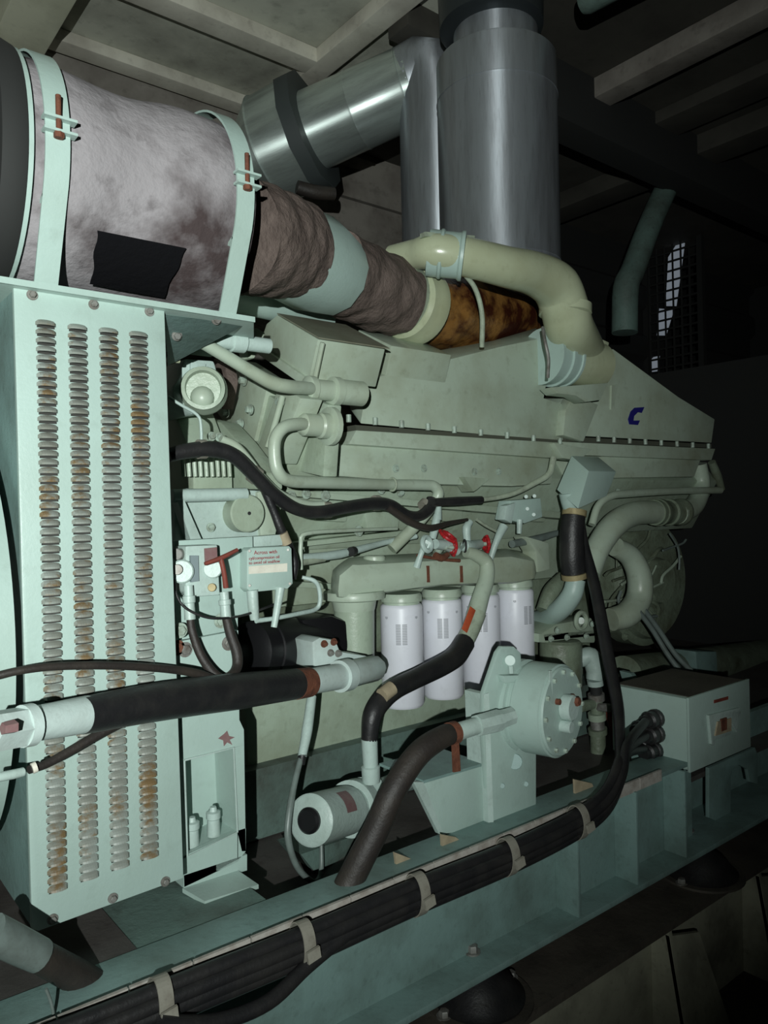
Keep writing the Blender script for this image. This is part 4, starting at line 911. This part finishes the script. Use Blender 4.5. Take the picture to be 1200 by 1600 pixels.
cd = thing('motor_conduit', 'grey conduit hanging from the thick hose and looping down to the pump', 'conduit', at(480, 1380, Y=1.38))
ptube('upper_tube', mintw, [(487, 1088, 1.45, 15), (480, 1140, 1.42, 17), (472, 1182, 1.40, 14)], cd)
ptube('loop', wire, [(470, 1185, 1.40, 9), (460, 1225, 1.38, 10), (452, 1270, 1.36, 11), (450, 1310, 1.35, 11), (462, 1350, 1.35, 10), (480, 1372, 1.36, 9), (494, 1378, 1.38, 9), (502, 1360, 1.4, 8), (502, 1310, 1.42, 6)], cd)
B().tube([at(473, 1178, Y=1.40), at(470, 1194, Y=1.40)], .009, 12, 1).build('black_collar', rubber, cd)

# long brown hose
lh = thing('suction_hose', 'long brown black hose with rusty clamp running down from the round pump', 'hose', at(540, 1400, Y=1.3))
ptube('rubber_hose', rubberb, [(708, 1146, 1.17, 32), (690, 1152, 1.165, 35), (660, 1172, 1.16, 38), (635, 1202, 1.16, 40), (610, 1245, 1.16, 41), (588, 1295, 1.17, 42), (565, 1340, 1.18, 43), (545, 1380, 1.19, 44), (530, 1410, 1.19, 44)], lh, 20)
ptube('rusty_clamp', rusty, [(702, 1147, 1.17, 36), (712, 1144, 1.17, 35)], lh, 20, 1)
ptube('steel_tube', mintw, [(710, 1145, 1.17, 28), (748, 1133, 1.165, 26)], lh, 20, 1)
ptube('nut', mintw, [(745, 1134, 1.165, 34), (776, 1126, 1.16, 36), (782, 1124, 1.16, 30), (800, 1118, 1.155, 28)], lh, 8, 1)
B().py([(707, 1158), (717, 1156), (720, 1205), (709, 1207)], 1.155, .004).build('hanging_strap', rusty, lh)

# trapezoid bracket and tall bracket plate
tz = thing('trapezoid_bracket', 'teal channel bracket with slanted end on the girder, left of the pump plate', 'bracket', at(700, 1305, Y=1.24))
tpY = 1.215
B().py([(662, 1224), (757, 1196), (757, 1292), (722, 1300), (693, 1303)], tpY, .008).build('front_web', mint, tz, bevel=.002)
A_ = at(662, 1224, Y=tpY); B_ = at(757, 1196, Y=tpY)
B().slab([A_, B_, B_ + V((0, .15, 0)), A_ + V((0, .15, 0))], (0, 0, .006)).build('top_flange', teal, tz)
B().slab([at(646, 1222, Y=tpY), at(662, 1222, Y=tpY), at(693, 1303, Y=tpY), at(686, 1303, Y=tpY)], (0, .012, 0)).build('slanted_edge', mintw, tz)
bk3 = thing('pump_bracket', 'tall mint bracket plate carrying the round flanged pump', 'bracket', at(795, 1300, Y=1.25))
BK = [(756, 1150), (756, 1085), (778, 1020), (785, 1010), (803, 1010), (814, 1020), (816, 1050), (832, 1120), (838, 1180), (838, 1278), (766, 1305)]
B().py(BK, 1.20, .014).build('plate', mint, bk3, bevel=.003)
B().slab([at(756, 1085, Y=1.20), at(764, 1083, Y=1.195), at(772, 1304, Y=1.195), at(764, 1306, Y=1.20)], (0, .06, 0)).build('edge_return', mintw, bk3)
B().cyl(at(797, 1032, Y=1.20), at(797, 1032, Y=1.185), .013, 20).build('top_boss', mint, bk3)
B().cyl(at(798, 1040, Y=1.185), at(799, 1052, Y=1.185), .006, 8).build('pin', mintw, bk3)
B().py([(787, 1056), (830, 1054), (828, 1064), (790, 1068)], 1.18, .02).build('shelf_lug', mint, bk3, bevel=.003)
for x_, y_ in ((804, 1190), (822, 1225), (785, 1228)): B().cyl(at(x_, y_, Y=1.20), at(x_, y_, Y=1.197), .006 if y_ > 1200 else .018, 14).build('boss', teal, bk3)
rp = thing('round_pump', 'round drum-shaped flanged pump with bolted face and rusty plug', 'pump', at(850, 1180, Y=1.35))
c = at(822, 1120, Y=1.30); c2_ = at(880, 1110, Y=1.11)
d = V((.62, -.78, .0)).normalized()   # face turned between the camera and the right
ctr = at(878, 1111, Y=1.12); Rp = 72 * depth(ctr) / F
d = (right * .77 - fwd * .64 + up * .02).normalized()
B().lathe(ctr, -d, [(-.006, Rp * .2), (-.004, Rp * .93), (0, Rp * .96), (.004, Rp * .96), (.006, Rp), (.075, Rp), (.08, Rp * .93), (.09, Rp * .93), (.092, Rp * 1.02), (.108, Rp * 1.02), (.115, Rp * .7), (.16, Rp * .5)], 48).build('drum', mint, rp)
u_, w_ = frame(d)
for k in range(12):
    a = 2 * pi * k / 12; B().hexn(ctr + (u_ * math.cos(a) + w_ * math.sin(a)) * Rp * .85 + d * .004, d, .0055, .007, False).build('face_bolt', boltp, rp)
B().cyl(ctr + d * .004 + w_ * Rp * .1, ctr + d * .03 + w_ * Rp * .1, Rp * .28, 20).build('hub_boss', mintw, rp)
q_ = at(893, 1095, Y=1.105); B().hexn(q_, d, .011, .02).build('rusty_plug', rusty, rp)
q_ = at(882, 1135, Y=1.105); B().cyl(q_ - d * .01, q_ + d * .018, .014, 18).build('port_plug', mintw, rp)
q_ = at(868, 1096, Y=1.11); B().cyl(q_ - d * .01, q_ + d * .012, .007, 12).build('small_plug', rusty, rp)
q_ = at(862, 1060, Y=1.11)
B().slab([at(859, 1048, Y=1.105), at(863, 1048, Y=1.105), at(864, 1170, Y=1.105), at(860, 1170, Y=1.105)], (0, .003, 0)).build('face_rib', mintw, rp)

# ================================================================== SMALL GREY BOX AND COOLANT HOSES
jb = thing('small_control_box', 'small pale grey box tilted at the gap between the two housings', 'electrical box', at(905, 790, Y=1.45))
c00 = at(900, 713, Y=1.46)
A1_ = at(920, 736, Y=1.44); A2_ = at(963, 737, Y=1.46); A3_ = at(948, 775, Y=1.46); A4_ = at(903, 795, Y=1.44)
L1_ = at(893, 712, Y=1.53); L4_ = at(870, 765, Y=1.53)
T2_ = at(935, 714, Y=1.56); K3_ = at(925, 760, Y=1.56)
bx = B(); bx.v = [A1_, A2_, A3_, A4_, L1_, T2_, K3_, L4_]
for f in ([0, 1, 2, 3], [0, 3, 7, 4], [0, 4, 5, 1], [4, 7, 6, 5], [1, 5, 6, 2], [3, 2, 6, 7]): bx.face(f)
bx.build('case', mint, jb, bevel=.002)
B().tube([at(888, 770, Y=1.50), at(892, 795, Y=1.50), at(897, 802, Y=1.50)], [.03, .024, .02], 16, 2).build('lower_cone', mint, jb)
vh = thing('breather_hose', 'short black rubber sleeve with brass bands below the small grey box', 'hose', at(895, 905, Y=1.5))
ptube('sleeve', rubber, [(897, 800, 1.50, 36), (894, 830, 1.50, 38), (894, 870, 1.50, 40), (897, 905, 1.50, 36)], vh, 24)
ptube('brass_band', brass, [(898, 797, 1.495, 38), (897, 806, 1.495, 38)], vh, 24, 1)
ptube('brass_band', brass, [(897, 896, 1.495, 40), (898, 904, 1.495, 40)], vh, 24, 1)
single(ptube('water_pipe', mint, [(900, 905, 1.5, 30), (893, 930, 1.51, 32), (872, 955, 1.57, 32), (845, 968, 1.68, 30), (805, 974, 1.82, 28)]), 'pale blue green bent pipe below the black sleeve going behind the filters', 'pipe')
single(ptube('water_pipe', engd, [(880, 905, 1.62, 26), (862, 925, 1.62, 28), (850, 955, 1.62, 26)]), 'darker pipe behind the bent pipe next to the last filter', 'pipe')
mp_ = thing('coolant_manifold', 'glossy pale green coolant pipe with ribbed coupling right of the black sleeve', 'pipe', at(980, 900, Y=1.6))
ptube('main_bend', engc, [(920, 895, 1.60, 36), (935, 855, 1.60, 38), (960, 820, 1.60, 40), (990, 803, 1.61, 38), (1030, 800, 1.62, 35)], mp_, 24)
p0_, p1_ = at(1022, 801, Y=1.62), at(1068, 800, Y=1.63); l = (p1_ - p0_).length; r0 = 20 * depth(p0_) / F
B().lathe(p0_, p1_ - p0_, [(0, r0 * .9), (0, r0), (l * .1, r0), (l * .12, r0 * 1.08), (l * .2, r0 * 1.08), (l * .24, r0 * .95), (l * .42, r0 * .95), (l * .45, r0 * 1.08), (l * .52, r0 * 1.08), (l * .55, r0 * .95), (l * .8, r0 * .98), (l * .84, r0 * 1.1), (l * .92, r0 * 1.1), (l, r0 * .9)], 28).build('ribbed_coupling', engd, mp_)
ptube('lower_bend', engc, [(962, 855, 1.68, 30), (985, 870, 1.67, 34), (999, 900, 1.66, 38), (998, 935, 1.66, 40), (980, 960, 1.66, 40), (955, 968, 1.68, 36)], mp_, 24)
single(ptube('overhead_line', engc, [(925, 820, 1.56, 12), (935, 790, 1.56, 12), (955, 775, 1.56, 12), (985, 771, 1.57, 12), (1060, 767, 1.6, 11), (1125, 766, 1.62, 11)]), 'slim pale green line arching over the coolant pipe', 'pipe')
# right clutter: flywheel end and fittings
cl = thing('drive_end_casing', 'dim drive end casing with bolts and ribs behind the coolant bends', 'engine casing', at(1000, 1000, Y=1.85))
B().lathe(at(985, 905, Y=1.95), NY, [(0, .28), (.08, .28), (.09, .25), (.12, .24), (.13, .10), (.16, .09)], 48).build('bell_housing', engd, cl)
for k in range(14):
    a = 2 * pi * k / 14; B().hexn(at(985, 905, Y=1.87) + V((.24 * math.cos(a), 0, .24 * math.sin(a))), NY, .012, .02).build('bolt', engd, cl)
for k in range(10):
    a = random.uniform(-1.2, 1.2); r0_, r1_ = .11, .26
    cpt = at(985, 905, Y=1.83); B().tube([cpt + V((r0_ * math.cos(a), 0, r0_ * math.sin(a))), cpt + V((.2 * math.cos(a + .2), -.02, .2 * math.sin(a + .2))), cpt + V((r1_ * math.cos(a + .1), 0, r1_ * math.sin(a + .1)))], .009, 8, 3).build('rib', engd, cl)
for k in range(16):
    x_ = random.uniform(948, 1060); y_ = random.uniform(845, 990); a = random.uniform(0, pi); l = random.uniform(14, 34)
    P_ = [at(x_ + l * t * math.cos(a) + 4 * math.sin(3 * t + k), y_ + l * t * math.sin(a), Y=1.80 - .03 * (k % 3)) for t in (-1, -.3, .4, 1)]
    B().tube(P_, random.uniform(.004, .008), 8, 4).build('branch_line', (engd, eng, wire)[k % 3], cl)
wpmp = thing('water_pump', 'pale green water pump casting with round port below the bent pipe', 'pump', at(885, 1060, Y=1.55))
B().py([(846, 990), (870, 975), (925, 965), (932, 990), (930, 1005), (850, 1005)], 1.58, .1).build('upper_casting', eng, wpmp, bevel=.008)
a, b2 = at(876, 1075, Y=1.58), at(876, 1000, Y=1.58); B().cyl(a, b2, 33 * depth(a) / F, 28).build('barrel', engd, wpmp)
B().py([(842, 990), (930, 984), (936, 994), (842, 1004)], 1.58, .1).build('joint_flange', eng, wpmp, bevel=.003)
B().ring(at(908, 970, Y=1.54), (0, -1, 0), .026, .008).build('port_ring', eng, wpmp)
B().cyl(at(908, 970, Y=1.56), at(908, 970, Y=1.53), .012, 14).build('port_plug', boltp, wpmp)
ptube('white_elbow', mintw, [(905, 1030, 1.55, 26), (922, 1026, 1.53, 30), (930, 1045, 1.52, 30), (929, 1062, 1.52, 26)], wpmp, 20)
for x_, y_ in ((860, 998), (885, 996), (915, 994), (870, 985), (925, 975)): B().hexn(at(x_, y_, Y=1.53), NY, .007, .01).build('bolt', boltp, wpmp)
vs = thing('drain_valve_stack', 'stack of small fittings and valve under the white elbow', 'valve', at(932, 1200, Y=1.5))
y_ = 1062
for k, (h, w_, m_) in enumerate(((8, 26, mintw), (14, 18, darkm), (10, 26, steel), (20, 20, engd), (10, 28, eng), (14, 22, steel), (8, 30, engd), (60, 24, engd), (18, 16, engd))):
    ptube('fitting', m_, [(930 + k * .6, y_, 1.52, w_), (931 + k * .6, y_ + h, 1.52, w_)], vs, 14, 1); y_ += h
ptube('side_knob', engd, [(905, 1105, 1.52, 18), (925, 1100, 1.52, 16)], vs, 14, 1)
ptube('side_fitting', steel, [(935, 1105, 1.50, 12), (952, 1106, 1.49, 14)], vs, 8, 1)
ptube('red_lever', redh, [(950, 1110, 1.5, 10), (956, 1140, 1.5, 9), (960, 1168, 1.5, 7)], vs, 8, 1)

# ================================================================== LARGE JUNCTION BOX
bxg = thing('junction_box', 'large dim green junction box with cable glands on the girder at the right', 'electrical box', at(1080, 1200, Y=1.2))
X0_ = at(1073, 1090, Y=1.12).x; Z1_ = at(1073, 1092, Y=1.12).z; Z0_ = at(1073, 1205, Y=1.12).z
Xe = at(1166, 1065, Y=1.12).x
B().box(X0_, Xe, 1.12, 1.36, Z0_, Z1_).build('case', mint, bxg, bevel=.004)
B().box(X0_ - .004, Xe + .004, 1.112, 1.12, Z0_ - .004, Z1_ + .004).build('lid', mint, bxg, bevel=.002)
B().box(X0_ + .02, Xe - .01, 1.125, 1.355, Z1_, Z1_ + .002).build('dark_box_top', brownbeam, bxg)  # thin top sheet, darker and browner than the case
B().py([(1108, 1118), (1156, 1106), (1158, 1112), (1152, 1145), (1143, 1130), (1142, 1148), (1118, 1156), (1116, 1165), (1112, 1163)], 1.104, .010).build('inspection_frame', mintw, bxg, bevel=.002)
B().py([(1122, 1128), (1143, 1122), (1143, 1142), (1118, 1150)], 1.100, .006).build('paper_card', tape, bxg)
B().py([(1127, 1124), (1136, 1121), (1136, 1140), (1128, 1143)], 1.0985, .004).build('rusty_insert', rusty, bxg)
B().py([(1116, 1094), (1138, 1088), (1138, 1093), (1116, 1099)], 1.1105, .002).build('red_marking', redh, bxg)
for x_, y_, in ((1026, 1122), (1010, 1136), (1027, 1146), (1011, 1160), (1024, 1172)):
    p = at(x_ , y_, X=X0_); B().lathe(p, NX, [(0, .026), (.012, .026), (.014, .022), (.04, .024), (.045, .018), (.06, .016)], 16).build('cable_gland', rubber, bxg)
sb2 = thing('box_stand', 'dim green cut-out stand plate below the large junction box', 'stand', at(1140, 1290, Y=1.2))
B().py([(1108, 1200), (1180, 1168), (1184, 1180), (1184, 1225), (1172, 1222), (1168, 1202), (1155, 1195), (1145, 1202), (1142, 1215), (1142, 1292), (1108, 1278)], 1.18, .012).build('plate', teal, sb2, bevel=.002)
# rollers/cylinders behind the box
ac2 = thing('alternator_housing', 'dim rounded alternator housing behind the large junction box', 'alternator', at(1080, 1080, Y=1.8))
ptube('barrel', engd, [(975, 1055, 1.75, 60), (1100, 1040, 1.85, 56), (1200, 1025, 1.95, 52)], ac2, 24, 1)
B().px([(968, 1048), (985, 1052), (995, 1065), (993, 1075), (975, 1070)], at(980, 1060, Y=1.5).x, .02).build('lip', teal, ac2)
B().py([(1087, 1018), (1120, 1018), (1122, 1055), (1090, 1055)], 1.7, .1).build('end_lug', teal, ac2, bevel=.006)
cdp = thing('conduit_pair', 'two dim flexible grey conduits dropping behind the large junction box', 'conduit', at(1060, 1050, Y=1.6))
ptube('conduit', wire, [(998, 955, 1.62, 8), (1020, 985, 1.6, 8), (1045, 1025, 1.56, 8), (1068, 1055, 1.52, 8)], cdp)
ptube('conduit', wire, [(1006, 952, 1.62, 8), (1030, 985, 1.6, 8), (1055, 1022, 1.56, 8), (1080, 1048, 1.52, 8)], cdp)
# far radiator core, dark
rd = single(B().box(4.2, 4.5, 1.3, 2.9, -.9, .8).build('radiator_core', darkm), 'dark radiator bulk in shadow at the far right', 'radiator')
